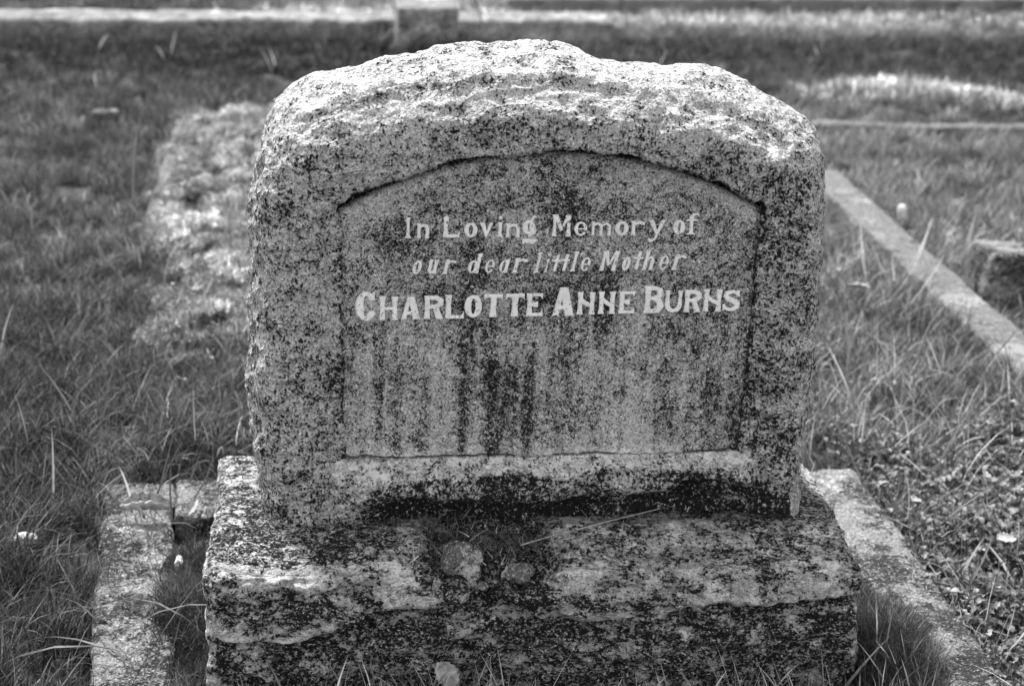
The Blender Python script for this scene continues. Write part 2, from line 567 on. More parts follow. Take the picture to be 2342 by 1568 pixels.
    upf = np.clip(N[:, 2], 0, 1)
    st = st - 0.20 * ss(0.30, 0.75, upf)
    # left edge bright, right strip darker
    pz = (z - PBL[2]) / (PTL[2] - PBL[2])
    pxn = (x - PBL[0]) / (PBR[0] - PBL[0])
    streak = fbm(x + .004 * perlin(x * 0, x * 0, z * 18), x * 0 + 2.2, z * 0.04, 38, 4, 0.7) * 0.8 + fbm(x, x * 0 + 7.7, z * 0.09, 90, 3, 0.6) * 0.35
    fadez = ss(0.80, 0.5, pz)
    pst = 0.52 + 0.28 * streak * (0.25 + .75 * fadez) + 0.22 * fbm(x, x * 0, z, 18, 4)
    def g(c, s): return np.exp(-((pxn - c) / s) ** 2)
    wig = 0.006 * fbm(x * 0, x * 0, z, 20, 2)
    pxn = pxn + wig
    pst = pst + 0.42 * g(0.355, 0.020) * ss(0.62, 0.42, pz) + 0.34 * g(0.455, 0.013) * ss(0.5, 0.3, pz) + 0.30 * g(0.395, 0.025) * ss(0.45, 0.2, pz)
    pst = pst + 0.26 * g(0.085, 0.012) * ss(0.62, 0.4, pz) + 0.22 * g(0.135, 0.014) * ss(0.5, 0.2, pz) + 0.22 * g(0.30, 0.02) * ss(.9, .7, pz)
    pst = pst - 0.26 * g(0.215, 0.022) * ss(0.62, 0.5, pz) - 0.25 * g(0.485, 0.012) * ss(0.62, 0.5, pz) - 0.12 * g(0.62, 0.08) * ss(0.6, 0.4, pz) - 0.18 * g(0.055, 0.02) * ss(.6, .5, pz)
    pst = pst + 0.38 * g(1.015, 0.028) * ss(0.98, 0.7, pz) * ss(-.1, .12, pz) + 0.25 * g(0.965, 0.03) * ss(.5, .2, pz)
    pst = pst + 0.24 * np.exp(-((pxn - 0.48) / 0.13) ** 2 - ((pz - 1.02) / 0.10) ** 2) + 0.20 * np.exp(-((pxn - 0.16) / 0.07) ** 2 - ((pz - 0.87) / 0.10) ** 2)
    pst = pst + 0.16 * np.exp(-((pxn - 0.5) / 0.35) ** 2 - ((pz - 0.68) / 0.12) ** 2)
    pst = pst - 0.24 * ss(0.045, 0.02, da) * (da > 0) * ss(.3, .6, np.abs(pxn - .48) * 2)
    pst = pst - 0.30 * ss(0.10, 0.0, pz + 0.05 * fbm(x, x * 0, z, 25, 3)) * ss(0.97, 0.9, pxn)
    pst = np.clip(pst, 0.08, 1.1)
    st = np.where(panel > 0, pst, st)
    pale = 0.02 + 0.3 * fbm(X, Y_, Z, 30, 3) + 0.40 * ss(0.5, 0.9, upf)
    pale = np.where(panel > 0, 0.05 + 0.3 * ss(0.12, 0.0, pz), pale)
    # pale ledge; black growth and painted shade in the broken hollow under it
    lf = front & (db < 0)
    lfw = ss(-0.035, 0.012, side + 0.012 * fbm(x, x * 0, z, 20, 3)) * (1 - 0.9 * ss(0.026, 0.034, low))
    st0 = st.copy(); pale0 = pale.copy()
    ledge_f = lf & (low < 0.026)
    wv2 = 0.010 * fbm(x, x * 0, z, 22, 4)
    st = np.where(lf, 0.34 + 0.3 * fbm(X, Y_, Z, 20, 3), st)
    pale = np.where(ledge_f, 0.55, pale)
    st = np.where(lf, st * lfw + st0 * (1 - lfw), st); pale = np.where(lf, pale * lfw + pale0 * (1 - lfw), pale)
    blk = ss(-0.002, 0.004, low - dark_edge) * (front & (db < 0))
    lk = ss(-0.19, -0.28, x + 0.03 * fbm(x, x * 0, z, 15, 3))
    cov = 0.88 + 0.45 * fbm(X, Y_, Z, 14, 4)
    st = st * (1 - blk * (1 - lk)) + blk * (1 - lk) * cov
    st = st + 0.35 * chip * (front & (db < 0)) * (1 - lk)  # set-back chips darkened further, shade put into the colour
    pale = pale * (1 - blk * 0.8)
    # grime and painted contact shadow in the groove below the arch
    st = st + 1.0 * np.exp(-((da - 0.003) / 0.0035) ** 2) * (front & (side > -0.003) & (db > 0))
    # dark ring along the panel's sides
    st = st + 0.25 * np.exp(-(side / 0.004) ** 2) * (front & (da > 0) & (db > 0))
    st = st + 0.12 * np.exp(-((x - 0.30) / 0.03) ** 2) * front * ss(.2, .4, z) * ss(.75, .6, z)
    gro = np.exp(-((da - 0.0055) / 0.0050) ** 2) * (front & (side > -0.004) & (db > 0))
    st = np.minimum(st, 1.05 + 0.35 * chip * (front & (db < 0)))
    st = np.maximum(st, gro * 1.7)  # holds the groove near black, its shade painted in
    fine = np.append(np.where(front & inside, 1.0, 0.0), 0)
    V, F = cap_back(U, V, F)
    st = np.append(st, .5); pale = np.append(pale, .2)
    me = mesh_np('tablet', V, F, {'fine': fine, 'stain_shade': st, 'pale': np.clip(pale, 0, 1)})
    return me


# ---------------------------------------------------------------- the base block
def build_base():
    nx, ny, nz = 520, 170, 190
    U, F = shell(nx, ny, nz)
    u, wv, v = U.T
    Z0, Z1 = -0.06, ZT
    x = -0.430 + 0.862 * u
    y = 0.345 * wv
    z = Z0 + (Z1 - Z0) * v
    # slight taper to the back top, irregular plan
    front = wv < 1e-9
    top = v > 1 - 1e-9
    lft, rgt = u < 1e-9, u > 1 - 1e-9
    x = x + np.where(u < 0.5, 1, -1) * 0.012 * wv * 0 + (u - 0.5) * 2 * 0.010 * ss(0.0, 1.0, 1 - v) * 1.0
    # front relief: ridges with broken undersides
    rid = np.interp(x, [-0.44, -0.36, -0.30, -0.27, -0.21, -0.12, -0.08, -0.03, 0.00, 0.02, 0.07, 0.118, 0.18, 0.245, 0.30, 0.36, 0.44],
                    [0.120, 0.112, 0.112, 0.132, 0.152, 0.168, 0.176, 0.160, 0.140, 0.147, 0.136, 0.133, 0.144, 0.165, 0.152, 0.164, 0.160])
    rid = rid + 0.006 * fbm(x, x * 0, x * 0 + 1, 22, 4)
    h = 0.022 * ss(0.075, 0.0, z - rid) * (z > rid) - 0.003 + 0.004 * fbm(x, z * 1.5, z * 0 + 5, 30, 3)
    below = rid - z
    rid2 = rid - 0.062 + 0.02 * fbm(x, x * 0, x * 0 + 4, 8, 3)
    hlow = -0.014 + 0.024 * ss(0.0, 0.06, below) - 0.014 * ss(0, 0.006, rid2 - z) + 0.006 * fbm(x, z * 1.6, z * 0, 25, 4)
    s_ = ss(-0.001, 0.006, below)
    h = h * (1 - s_) + hlow * s_
    # hollow in the middle under the loose stones
    hol = np.exp(-((x + 0.066 + 0.01 * fbm(z, z * 0, z * 0, 40, 2)) / 0.072) ** 6) * ss(0.172, 0.186, z + 0.01 * fbm(x, x * 0, x * 0, 30, 2))
    h = h - 0.055 * hol
    y = np.where(front, y - h, y)
    # rounded arrises
    def rnd(a, b_, r):
        return a, b_
    r = 0.018
    dt = np.clip((z - (Z1 - r)) / r, 0, 1); df = np.clip((r - wv * 0.345) / r, 0, 1)
    k = dt * df
    z = z - k * r * 0.35; y = y + k * r * 0.35 * (wv < 0.1)
    dl = np.clip((r - (x + 0.44)) / r, 0, 1) * (u < .5); dr = np.clip((r - (0.44 - x)) / r, 0, 1) * (u > .5)
    y = y + (dl + dr) * df * r * 0.5
    z = z - (dl + dr) * dt * r * 0.5
    # top: slopes to the front edge, dips in the middle
    z = np.where(v > 0.93, z - (v - .93) / .07 * (0.020 * ss(0.11, 0.0, y) * (1 + 0.5 * fbm(x, y, y * 0, 7, 2)) + 0.036 * np.exp(-((x + 0.066) / 0.075) ** 6) * ss(0.13, 0.09, y)), z)
    V = np.stack([x, y, z], 1)
    N = vnormals(V, F)
    X, Y_, Z = V.T
    big = fbm(X, Y_, Z, 7, 3) * 0.010
    q1, c1 = worley(X * 0.8 + 0.02 * fbm(X, Y_, Z, 20, 2), Z * 1.7 + Y_ * 1.2, 24)
    fac = (c1 - 0.5) * 0.009 + (q1 - .5) * 0.005
    med = fbm(X, Y_, Z, 36, 4, 0.6, ridge=True) * 0.0032
    fine = fbm(X, Y_, Z * 1.6, 150, 3, 0.6) * 0.0018
    topflat = (wv > 0.30) & top
    d = (big + fac * np.where(wv > 0.01, 0.3, ss(0, .02, np.minimum(u, 1 - u))) + med + fine) * np.where(topflat, 0.30, 1.0) * np.where(top, .75, 1.0)
    V = V + N * d[:, None]
    eu = np.minimum(np.minimum(u, 1 - u) * 0.86 + (~front & ~top) * 0, 1)
    near = (front & ((eu < 0.012) | (v > 0.93))) | ((lft | rgt) & (wv < 0.05)) | (top & (wv < 0.05))
    V = relax(V, F, np.where(near, 0.7, 0.3), 7)
    N2 = vnormals(V, F)
    up = np.clip(N2[:, 2], 0, 1)
    X, Y_, Z = V.T
    n_ = fbm(X, Y_, Z * 1.8, 22, 5, 0.75)
    st = 0.66 + 0.55 * n_ - 0.75 * ss(0.10, 0.40, Z - 0.045) * 0.0
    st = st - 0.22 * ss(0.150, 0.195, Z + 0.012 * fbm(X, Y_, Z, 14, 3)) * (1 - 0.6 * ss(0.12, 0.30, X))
    st = st - 0.60 * np.exp(-((Z - rid - 0.005) / 0.009) ** 2) * front * ss(-.5, .3, fbm(X, Y_, Z, 30, 2))  # ridge top cleared paler, painting in the light it catches
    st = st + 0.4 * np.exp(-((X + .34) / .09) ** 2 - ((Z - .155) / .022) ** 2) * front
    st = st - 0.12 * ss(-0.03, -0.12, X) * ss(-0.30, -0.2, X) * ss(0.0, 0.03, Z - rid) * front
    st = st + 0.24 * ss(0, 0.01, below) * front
    st = np.where(lft | (X < -0.425), 0.42 + 0.5 * n_, st)
    st = np.where(rgt, 0.6 + 0.5 * n_, st)
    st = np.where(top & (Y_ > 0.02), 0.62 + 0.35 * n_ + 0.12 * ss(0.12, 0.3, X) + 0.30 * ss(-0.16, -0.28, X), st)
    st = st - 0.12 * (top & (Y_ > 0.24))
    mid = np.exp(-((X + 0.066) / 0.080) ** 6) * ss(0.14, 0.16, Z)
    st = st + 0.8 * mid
    pale = 0.12 + 0.5 * fbm(X, Y_, Z, 22, 4) + 0.15 * ss(.5, .9, up) + 0.5 * np.exp(-((Z - rid - 0.004) / 0.008) ** 2) * front * ss(-.3, .4, fbm(X, Y_, Z, 40, 3))  # band along the ridge paints its caught light
    pale = pale * (1 - .8 * mid)
    V, F = cap_back(U, V, F)
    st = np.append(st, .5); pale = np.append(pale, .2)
    return mesh_np('base', V, F, {'stain_shade': np.clip(st, 0.05, 1.0), 'pale': np.clip(pale, 0, 1)})


root = bpy.data.objects.new('gravestone', None)
sc.collection.objects.link(root)
root.location = (0, 0.17, 0)
root['label'] = 'rough granite headstone with arched inscribed panel on a dark stained rock-faced base'
root['category'] = 'gravestone'
OFF = Vector((0, -0.17, 0))
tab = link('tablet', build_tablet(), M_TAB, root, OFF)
basE = link('base', build_base(), M_BASE, root, OFF)


# ---------------------------------------------------------------- lead letters
def stem(x0, x1, y0=0.0, y1=1.0, f=0.045):
    t = np.linspace(0, 1, 9)
    i = f * np.sin(np.pi * t) ** 0.7
    return ('P', [(x0 + i[k], y0 + (y1 - y0) * t[k]) for k in range(9)] + [(x1 - i[k], y0 + (y1 - y0) * t[k]) for k in range(8, -1, -1)])


def ring(cx, cy, rx, ry, rs, rt, a0=0, a1=360):
    n = 28
    out = []
    for k in range(n + 1):
        a = math.radians(a0 + (a1 - a0) * k / n)
        c, s = math.cos(a), math.sin(a)
        r = rt + (rs - rt) * abs(c) ** 1.5
        out.append((cx + (rx - r) * c, cy + (ry - r) * s, r))
    return ('S', out)


def P(*p): return ('P', list(p))
def S(*p): return ('S', list(p))


SW = 0.27
GL = {
    'H': lambda a: [stem(0, SW + .02), stem(a - SW - .02, a), P((.15, .42), (a - .15, .42), (a - .15, .56), (.15, .56))],
    'A': lambda a: [P((0, 0), (.26, 0), (.25, .06), (.5 * a + .03, 1), (.5 * a - .14, 1), (.04, .08)), P((a - .36, 0), (a, 0), (a - .03, .08), (.5 * a + .14, 1), (.5 * a - .14, 1), (a - .34, .06)), P((.17 * a, .2), (.83 * a, .2), (.76 * a, .36), (.24 * a, .36))],
    'R': lambda a: [stem(0, SW + .02), S((.2, .9, .1), (.6 * a, .9, .1), (.84 * a, .80, .12), (.84 * a, .66, .12), (.6 * a, .54, .09), (.2, .52, .08)), P((.42 * a, .54), (.74 * a, .54), (a - .02, .06), (a, 0), (a - .3, 0))],
    'L': lambda a: [stem(0, SW + .03), P((.1, 0), (a, 0), (a - .01, .34), (a - .10, .17), (.1, .15))],
    'O': lambda a: [ring(a / 2, .5, a / 2, .5, .145, .085)],
    'T': lambda a: [P((0, 1), (a, 1), (a - .01, .70), (a - .12, .83), (.12, .83), (.01, .70)), stem(a / 2 - .17, a / 2 + .17, 0, .95)],
    'E': lambda a: [stem(0, SW + .02), P((.1, 0), (a, 0), (a - .02, .32), (a - .12, .16), (.1, .15)), P((.1, 1), (a - .02, 1), (a - .04, .70), (a - .14, .85), (.1, .86)), P((.1, .44), (.7 * a, .38), (.7 * a, .66), (.1, .58))],
    'C': lambda a: [ring(a * .52, .5, a * .52, .5, .14, .08, 48, 318), P((.80 * a, .98), (a * .93, 1), (a * .95, .66), (.80 * a, .74))],
    'N': lambda a: [stem(0, SW + .01), stem(a - SW - .01, a), P((.14, .72), (.22, .74), (a - .12, .44), (a - .12, .26), (a - .2, .28), (.14, .52))],
    'B': lambda a: [stem(0, SW + .02), S((.2, .92, .08), (.58 * a, .92, .08), (.80 * a, .82, .12), (.78 * a, .66, .11), (.55 * a, .55, .07), (.2, .54, .06)), S((.5 * a, .54, .07), (.78 * a, .44, .12), (.86 * a, .28, .13), (.74 * a, .12, .11), (.5 * a, .08, .08), (.2, .08, .08))],
    'U': lambda a: [stem(0, .27, .3, 1), stem(a - .22, a, .3, 1, .03), S((.135, .42, .12), (.16, .24, .125), (a * .34, .11, .11), (a * .52, .085, .085), (a * .72, .13, .10), (a - .12, .28, .10), (a - .11, .42, .09))],
    'S': lambda a: [S((a * .86, .76, .085), (a * .76, .87, .085), (a * .5, .915, .085), (a * .25, .84, .11), (.16, .70, .12), (a * .32, .58, .12), (a * .6, .49, .13), (a * .80, .38, .13), (a * .83, .24, .12), (a * .66, .11, .10), (a * .4, .085, .085), (a * .18, .15, .08), (.10, .26, .07)), P((.02, .02), (.10, .02), (.16, .34), (.03, .36)), P((a * .80, .98), (a * .92, .98), (a * .95, .66), (a * .84, .70))],
    'I': lambda a: [stem(.22 * a, .78 * a, 0, 1, .03), P((0, 0), (a, 0), (a * .8, .12), (a * .2, .12)), P((0, .82), (.1, .78), (.3, .95), (.75 * a, 1), (.2, 1))],
    'M': lambda a: [stem(0, .24), stem(a - .26, a), P((.05, 1), (.27, 1), (a * .56, .30), (a * .42, .22)), P((a - .05, 1), (a - .26, 1), (a * .42, .22), (a * .56, .30))],
    'n': lambda a: [stem(0.02, .30, 0, 1, .03), P((0, .86), (.1, .98), (.3, 1), (.3, .8)), S((.25, .74, .08), (.42 * a + .05, .88, .10), (a * .74, .84, .12), (a - .16, .66, .13)), stem(a - .30, a, 0, .75, .025), P((0, 0), (.34, 0), (.3, .09), (.02, .09)), P((a - .34, 0), (a, 0), (a - .02, .09), (a - .30, .09))],
    'm': lambda a: [stem(0.02, .27, 0, 1, .02), stem(a / 2 - .13, a / 2 + .13, 0, .78, .02), stem(a - .27, a, 0, .78, .02), S((.2, .76, .07), (a * .3, .89, .09), (a * .46, .76, .12)), S((a * .55, .76, .07), (a * .75, .89, .09), (a - .14, .74, .12)), P((0, .86), (.1, .98), (.27, 1), (.27, .8))],
    'o': lambda a: [ring(a / 2, .5, a / 2, .5, .16, .09)],
    'v': lambda a: [P((0, 1), (.36, 1), (a * .60, .12), (a * .52, 0), (a * .42, 0)), P((a, 1), (a - .26, 1), (a * .44, .18), (a * .5, 0), (a * .56, 0))],
    'i': lambda a: [stem(a * .18, a * .82, 0, .70, .03), P((0, .60), (a * .5, .70), (a * .2, .55)), P((0, 0), (a, 0), (a * .85, .08), (a * .15, .08)), S((a / 2, .90, .09), (a / 2 + .01, .91, .09))],
    'l': lambda a: [stem(a * .2, a * .8, 0, 1, .02), P((0, 0), (a, 0), (a * .85, .08), (a * .15, .08)), P((0, .9), (.2 * a, 1), (.6 * a, 1), (.3 * a, .86))],
    'g': lambda a: [ring(a * .42, .58, a * .42, .26, .10, .06), S((a * .55, .80, .045), (a * .72, .94, .05), (a * .85, .96, .035)), S((a * .75, .62, .06), (a * .78, .42, .06), (a * .5, .30, .05)), S((a * .95, .16, .05), (a * .75, .13, .055), (a * .5, .14, .05), (a * .2, .13, .06), (a * .12, .06, .05)), S((a * .12, .16, .05), (a * .35, .06, .04), (a * .7, .05, .04), (a * .9, .12, .04))],
    'e': lambda a: [ring(a / 2, .5, a / 2, .5, .13, .07, 0, 312), P((.15, .45), (a - .03, .45), (a - .03, .545), (.15, .545))],
    'r': lambda a: [stem(.04, .34, 0, 1, .03), P((0, 0), (.38, 0), (.33, .09), (.04, .09)), P((0, .86), (.1, .98), (.34, 1), (.34, .8)), S((.3, .76, .08), (.45 * a + .1, .88, .09), (a - .14, .82, .13))],
    'y': lambda a: [P((0, 1), (.24, 1), (a * .62, .42), (a * .46, .32)), P((a, 1), (a - .20, 1), (a * .38, .22), (a * .55, .22)), S((a * .50, .30, .07), (a * .38, .14, .06), (a * .18, .08, .075), (a * .1, .14, .06))],
    'f': lambda a: [stem(a * .22, a * .60, 0, .84, .03), S((a * .42, .78, .10), (a * .52, .90, .07), (a * .78, .93, .055), (a * .9, .87, .05)), P((0, .60), (a * .9, .60), (a * .88, .69), (0, .69)), P((.05 * a, 0), (a * .8, 0), (a * .65, .07), (.15 * a, .07))],
    'u': lambda a: [stem(0.02, .28, .2, 1, .02), S((.15, .34, .12), (a * .34, .14, .12), (a * .62, .13, .09), (a - .2, .30, .09)), stem(a - .30, a - .02, 0, 1, .02), P((a - .2, 0), (a, .02), (a, .12), (a - .2, .12))],
    'd': lambda a: [ring(a * .42, .33, a * .42, .33, .115, .06), stem(a - .24, a - .02, 0, 1, .015), P((a - .34, .9), (a - .12, 1), (a - .02, 1), (a - .2, .88))],
    'a': lambda a: [ring(a * .46, .48, a * .46, .48, .13, .07), stem(a - .29, a - .02, 0, 1, .02), P((a - .15, 0), (a, .03), (a, .12), (a - .15, .12))],
    't': lambda a: [stem(a * .28, a * .28 + .20, .08, 1, .01), P((-.10, .60), (a + .10, .60), (a + .10, .72), (-.10, .72)), S((a * .28 + .10, .16, .10), (a * .6, .08, .07), (a * .85, .12, .05))],
    'h': lambda a: [stem(0.02, .22, 0, 1, .015), S((.16, .52, .05), (.42 * a + .05, .63, .07), (a * .76, .58, .085), (a - .12, .44, .09)), stem(a - .22, a, 0, .5, .015), P((0, .9), (.1, 1), (.22, 1), (.1, .86))],
}
# (character, left, right, top, baseline) in the enlarged crop of the inscription
L1 = [('I', 415, 458, 112, 227), ('n', 482, 555, 145, 226), ('L', 624, 720, 106, 224), ('o', 741, 815, 140, 222), ('v', 825, 900, 140, 220), ('i', 916, 958, 103, 221), ('n', 966, 1046, 145, 222), ('g', 1054, 1140, 100, 260), ('M', 1218, 1325, 97, 217), ('e', 1340, 1412, 135, 214), ('m', 1432, 1541, 137, 213), ('o', 1562, 1636, 132, 212), ('r', 1646, 1725, 130, 212), ('y', 1738, 1833, 126, 250), ('o', 1877, 1943, 125, 207), ('f', 1946, 2020, 85, 206)]
L2 = [('o', 450, 522, 345, 424), ('u', 535, 608, 340, 422), ('r', 620, 706, 340, 422), ('d', 752, 845, 307, 418), ('e', 846, 918, 340, 416), ('a', 924, 994, 340, 415), ('r', 1000, 1094, 333, 415), ('l', 1115, 1174, 302, 414), ('i', 1172, 1218, 306, 412), ('t', 1214, 1264, 316, 411), ('t', 1264, 1314, 312, 410), ('l', 1312, 1372, 297, 407), ('e', 1366, 1438, 328, 406), ('M', 1474, 1590, 294, 404), ('o', 1590, 1656, 325, 404), ('t', 1655, 1710, 298, 402), ('h', 1706, 1790, 290, 400), ('e', 1792, 1864, 320, 400), ('r', 1866, 1956, 313, 399)]
L3 = [('C', 148, 264, 516, 678), ('H', 277, 384, 543, 672), ('A', 396, 507, 543, 669), ('R', 521, 630, 538, 667), ('L', 635, 742, 534, 664), ('O', 742, 840, 533, 659), ('T', 848, 951, 529, 656), ('T', 964, 1069, 527, 654), ('E', 1077, 1171, 524, 651), ('A', 1218, 1342, 493, 649), ('N', 1353, 1454, 519, 642), ('N', 1468, 1564, 516, 639), ('E', 1579, 1669, 514, 637), ('B', 1716, 1822, 486, 635), ('U', 1828, 1927, 509, 631), ('R', 1934, 2030, 506, 629), ('N', 2038, 2142, 503, 626), ('S', 2143, 2242, 506, 624)]


def sd_poly(px, py, pts):
    d = np.full(px.shape, 1e9)
    ins = np.zeros(px.shape, bool)
    n = len(pts)
    for i in range(n):
        ax, ay = pts[i]; bx, by = pts[(i + 1) % n]
        ex, ey = bx - ax, by - ay
        t = np.clip(((px - ax) * ex + (py - ay) * ey) / (ex * ex + ey * ey + 1e-12), 0, 1)
        d = np.minimum(d, np.hypot(px - ax - ex * t, py - ay - ey * t))
        if ay != by:
            ins ^= ((ay > py) != (by > py)) & (px < (bx - ax) * (py - ay) / (by - ay) + ax)
    return np.where(ins, -d, d)


def sd_stroke(px, py, pts):
    d = np.full(px.shape, 1e9)
    for (ax, ay, ar), (bx, by, br) in zip(pts[:-1], pts[1:]):
        ex, ey = bx - ax, by - ay
        t = np.clip(((px - ax) * ex + (py - ay) * ey) / (ex * ex + ey * ey + 1e-12), 0, 1)
        d = np.minimum(d, np.hypot(px - ax - ex * t, py - ay - ey * t) - (ar + (br - ar) * t))
    return d


def build_letter(ch, box, shear, k, broken=0):
    x0, x1, yt, yb = box
    def cv(X, Y): return (800 + X / 2.2305) * 0.9368, (480 + Y / 2.2305) * 0.9368
    bl = at(*cv(x0, yb), y=YP); br = at(*cv(x1, yb), y=YP); tl = at(*cv((x0 + x1) / 2, yt), y=YP)
    Wd = br[0] - bl[0]; zb = (bl[2] + br[2]) / 2; H = tl[2] - zb
    a = Wd / H - shear
    prims = GL[ch](a)
    if shear:
        prims = [(t, [(q[0], q[1], q[2] * 0.80) for q in p]) if t == 'S' else (t, p) for t, p in prims]
    st = 0.00055 / H
    m = 3 * st
    gx = np.arange(-m - .12, a + shear + m + .12, st); gy = np.arange(-m, 1 + m, st)
    X, Y = np.meshgrid(gx, gy, indexing='ij')
    wx = X + 0.016 * perlin(X * 6 + k * 3.1, Y * 6, X * 0 + k) + 0.006 * perlin(X * 17 + k, Y * 17, X * 0 + k)
    wy = Y + 0.016 * perlin(X * 6 + 40 + k, Y * 6, X * 0 + k * 1.7)
    Xs = wx - shear * wy
    d = np.full(X.shape, 1e9)
    for t, p in prims:
        d = np.minimum(d, sd_poly(Xs, wy, p) if t == 'P' else sd_stroke(Xs, wy, p))
    if broken:
        n = perlin(X * 5 + k, Y * 5 + 9, X * 0 + 3.3) - 0.28 - 0.10 * (2 - broken)
        d = np.maximum(d, (n - 0.15) * 0.35)
    gxn, gyn = np.gradient(d, st)
    gn = np.hypot(gxn, gyn) + 1e-6
    ins = d < 0
    cell = ins[:-1, :-1] | ins[1:, :-1] | ins[1:, 1:] | ins[:-1, 1:]
    sn = np.where(~ins & (d < 2 * st), d, 0)
    Xn = X - gxn / gn * sn; Yn = Y - gyn / gn * sn
    hgt = 0.0024 * np.sqrt(np.clip(-d / 0.045, 0, 1)) + 0.0003 * perlin(X * 9, Y * 9, X * 0 + k) * (d < -0.03)
    if broken: hgt = hgt + 0.0006 * np.abs(perlin(X * 14, Y * 14, X * 0 + k)) * (d < -.02)
    V = np.stack([Xn * H, -np.where(ins, hgt + 0.0002, -0.0012), Yn * H], -1).reshape(-1, 3)
    idx = np.arange(X.size).reshape(X.shape)
    Fq = np.stack([idx[:-1, :-1], idx[1:, :-1], idx[1:, 1:], idx[:-1, 1:]], -1)[cell]
    used = np.unique(Fq)
    mp = np.zeros(X.size, int); mp[used] = np.arange(len(used))
    me = mesh_np('letter', V[used], mp[Fq])
    slope = (br[2] - bl[2])
    o = link('letter', me, M_LEAD, tab, Vector((bl[0], YP, zb)))
    return o


kk = 0
for row, sh in ((L1, 0), (L2, 0.20), (L3, 0)):
    for (ch, a_, b_, t_, bb) in row:
        kk += 1
        br_ = 0
        if row is L1 and ch in 'LM': br_ = 2
        if row is L2 and kk in (24, 25): br_ = 0
        o = build_letter(ch, (a_, b_, t_, bb), sh, kk, br_)
        if br_ == 2: o['label'] = 'battered lead letter with crumpled missing metal'


# ---------------------------------------------------------------- ground
def ground_h(x, y):
    h = 0.012 * fbm(x, y, x * 0, 1.3, 3) + 0.013 * fbm(x, y, x * 0 + 4, 6, 3)
    # turf swells up behind the grave and on the left
    h = h + 0.030 * ss(0.64, 0.80, y) * ss(2.2, 0.9, y)
    h = h + 0.025 * ss(-0.62, -0.75, x) * ss(1.2, 0.4, y)
    # inside the grave surround the soil is lower
    ins = (np.abs(x) < 0.55) & (y < 0.6)
    h = np.where(ins, -0.012 + 0.004 * fbm(x, y, x * 0, 9, 2), h)
    # mossy neighbour plot
    mp = moss_mask(x, y)
    h = h + mp * (0.022 + np.clip(moss_hum(x, y), -.02, .04))
    # grassed mound on the right
    mx = ss(1.25, 1.8, x) * (1 - 0.45 * ss(1.9, 3.0, x))
    h = h + 0.070 * mx * np.exp(-((y - mound_y(x)) / 0.17) ** 2)
    return h


def moss_hum(x, y): return 0.040 * fbm(x * 0.75, y * 1.15, x * 0 + 31, 12, 3, 0.5)


def mound_y(x): return 3.90 - 0.62 * np.clip(x - 1.75, 0, 0.6)


def moss_mask(x, y):
    n = 0.10 * fbm(x, y, x * 0 + 2, 3.0, 3)
    return ss(-0.03, 0.03, x + 0.615 + 0.085 * np.clip(y - 1.4, 0, 1.1) + n * 0.4) * ss(0.75, 0.6, x) * ss(1.25, 1.42, y + n) * ss(3.55, 3.45, y)


def build_ground():
    s = np.linspace(-1, 1, 301)
    gx = 0.3 + 2.2 * s + 70 * s ** 7
    t = np.linspace(0, 1, 341)
    gy = -1.6 + 7.6 * t + 90 * t ** 9
    gy = np.concatenate([-1.6 - np.array([40, 12, 4, 1.5, .6]), gy])
    X, Y = np.meshgrid(gx, gy, indexing='ij')
    Z = ground_h(X, Y)
    far = ss(8, 14, np.hypot(X, Y))
    Z = Z * (1 - far) + 0.1 * far * fbm(X, Y, X * 0, 0.1, 2)
    idx = np.arange(X.size).reshape(X.shape)
    Fq = np.stack([idx[:-1, :-1], idx[1:, :-1], idx[1:, 1:], idx[:-1, 1:]], -1).reshape(-1, 4)
    return mesh_np('ground', np.stack([X, Y, Z], -1).reshape(-1, 3), Fq)


link('ground', build_ground(), M_SOIL, kind='structure')


# ---------------------------------------------------------------- kerbs and blocks
def rough_block(name, c0, c1, mat, rot=0.0, amp=0.004, r=0.008, res=0.006, label=None, cat='kerb', group=None, seed=0.0, taper=0, maxn=500):
    """c0, c1: opposite corners in the block's own frame, origin at the ground centre"""
    c0, c1 = np.array(c0, float), np.array(c1, float)
    sz = c1 - c0
    n = [int(min(maxn, max(3, round(s / res)))) for s in sz]
    U, F = shell(*n, back=True, bottom=False)
    P0 = c0 + U * sz
    # round the arrises by pulling towards the inset box
    inner0, inner1 = c0 + r, c1 - r
    inner0[2] = c0[2]
    Q = np.clip(P0, inner0, inner1)
    D = P0 - Q
    L = np.linalg.norm(D, axis=1)
    Pn = np.where(L[:, None] > 1e-9, Q + D / (L[:, None] + 1e-12) * np.minimum(L, r)[:, None], P0)
    N = vnormals(Pn, F)
    ctr = np.array([(c0[0] + c1[0]) / 2, (c0[1] + c1[1]) / 2, 0])
    X, Y, Z = (Pn + seed * np.array([3.1, 1.7, 0.3])).T
    d = fbm(X, Y, Z, 6, 3) * amp * 1.3 + fbm(X, Y, Z, 30, 3) * amp * 0.5 + fbm(X, Y, Z, 120, 2) * amp * 0.18
    q, c = worley(X + .01 * fbm(X, Y, Z, 25, 2), Y + Z, 18)
    d = d + (c - .5) * amp * 0.08
    Pn = Pn + N * d[:, None] - ctr
    o = link(name, mesh_np(name, Pn, F), mat, None, Vector(ctr))
    o.rotation_euler = (0, 0, rot)
    o['label'] = label; o['category'] = cat
    if group: o['group'] = group
    return o


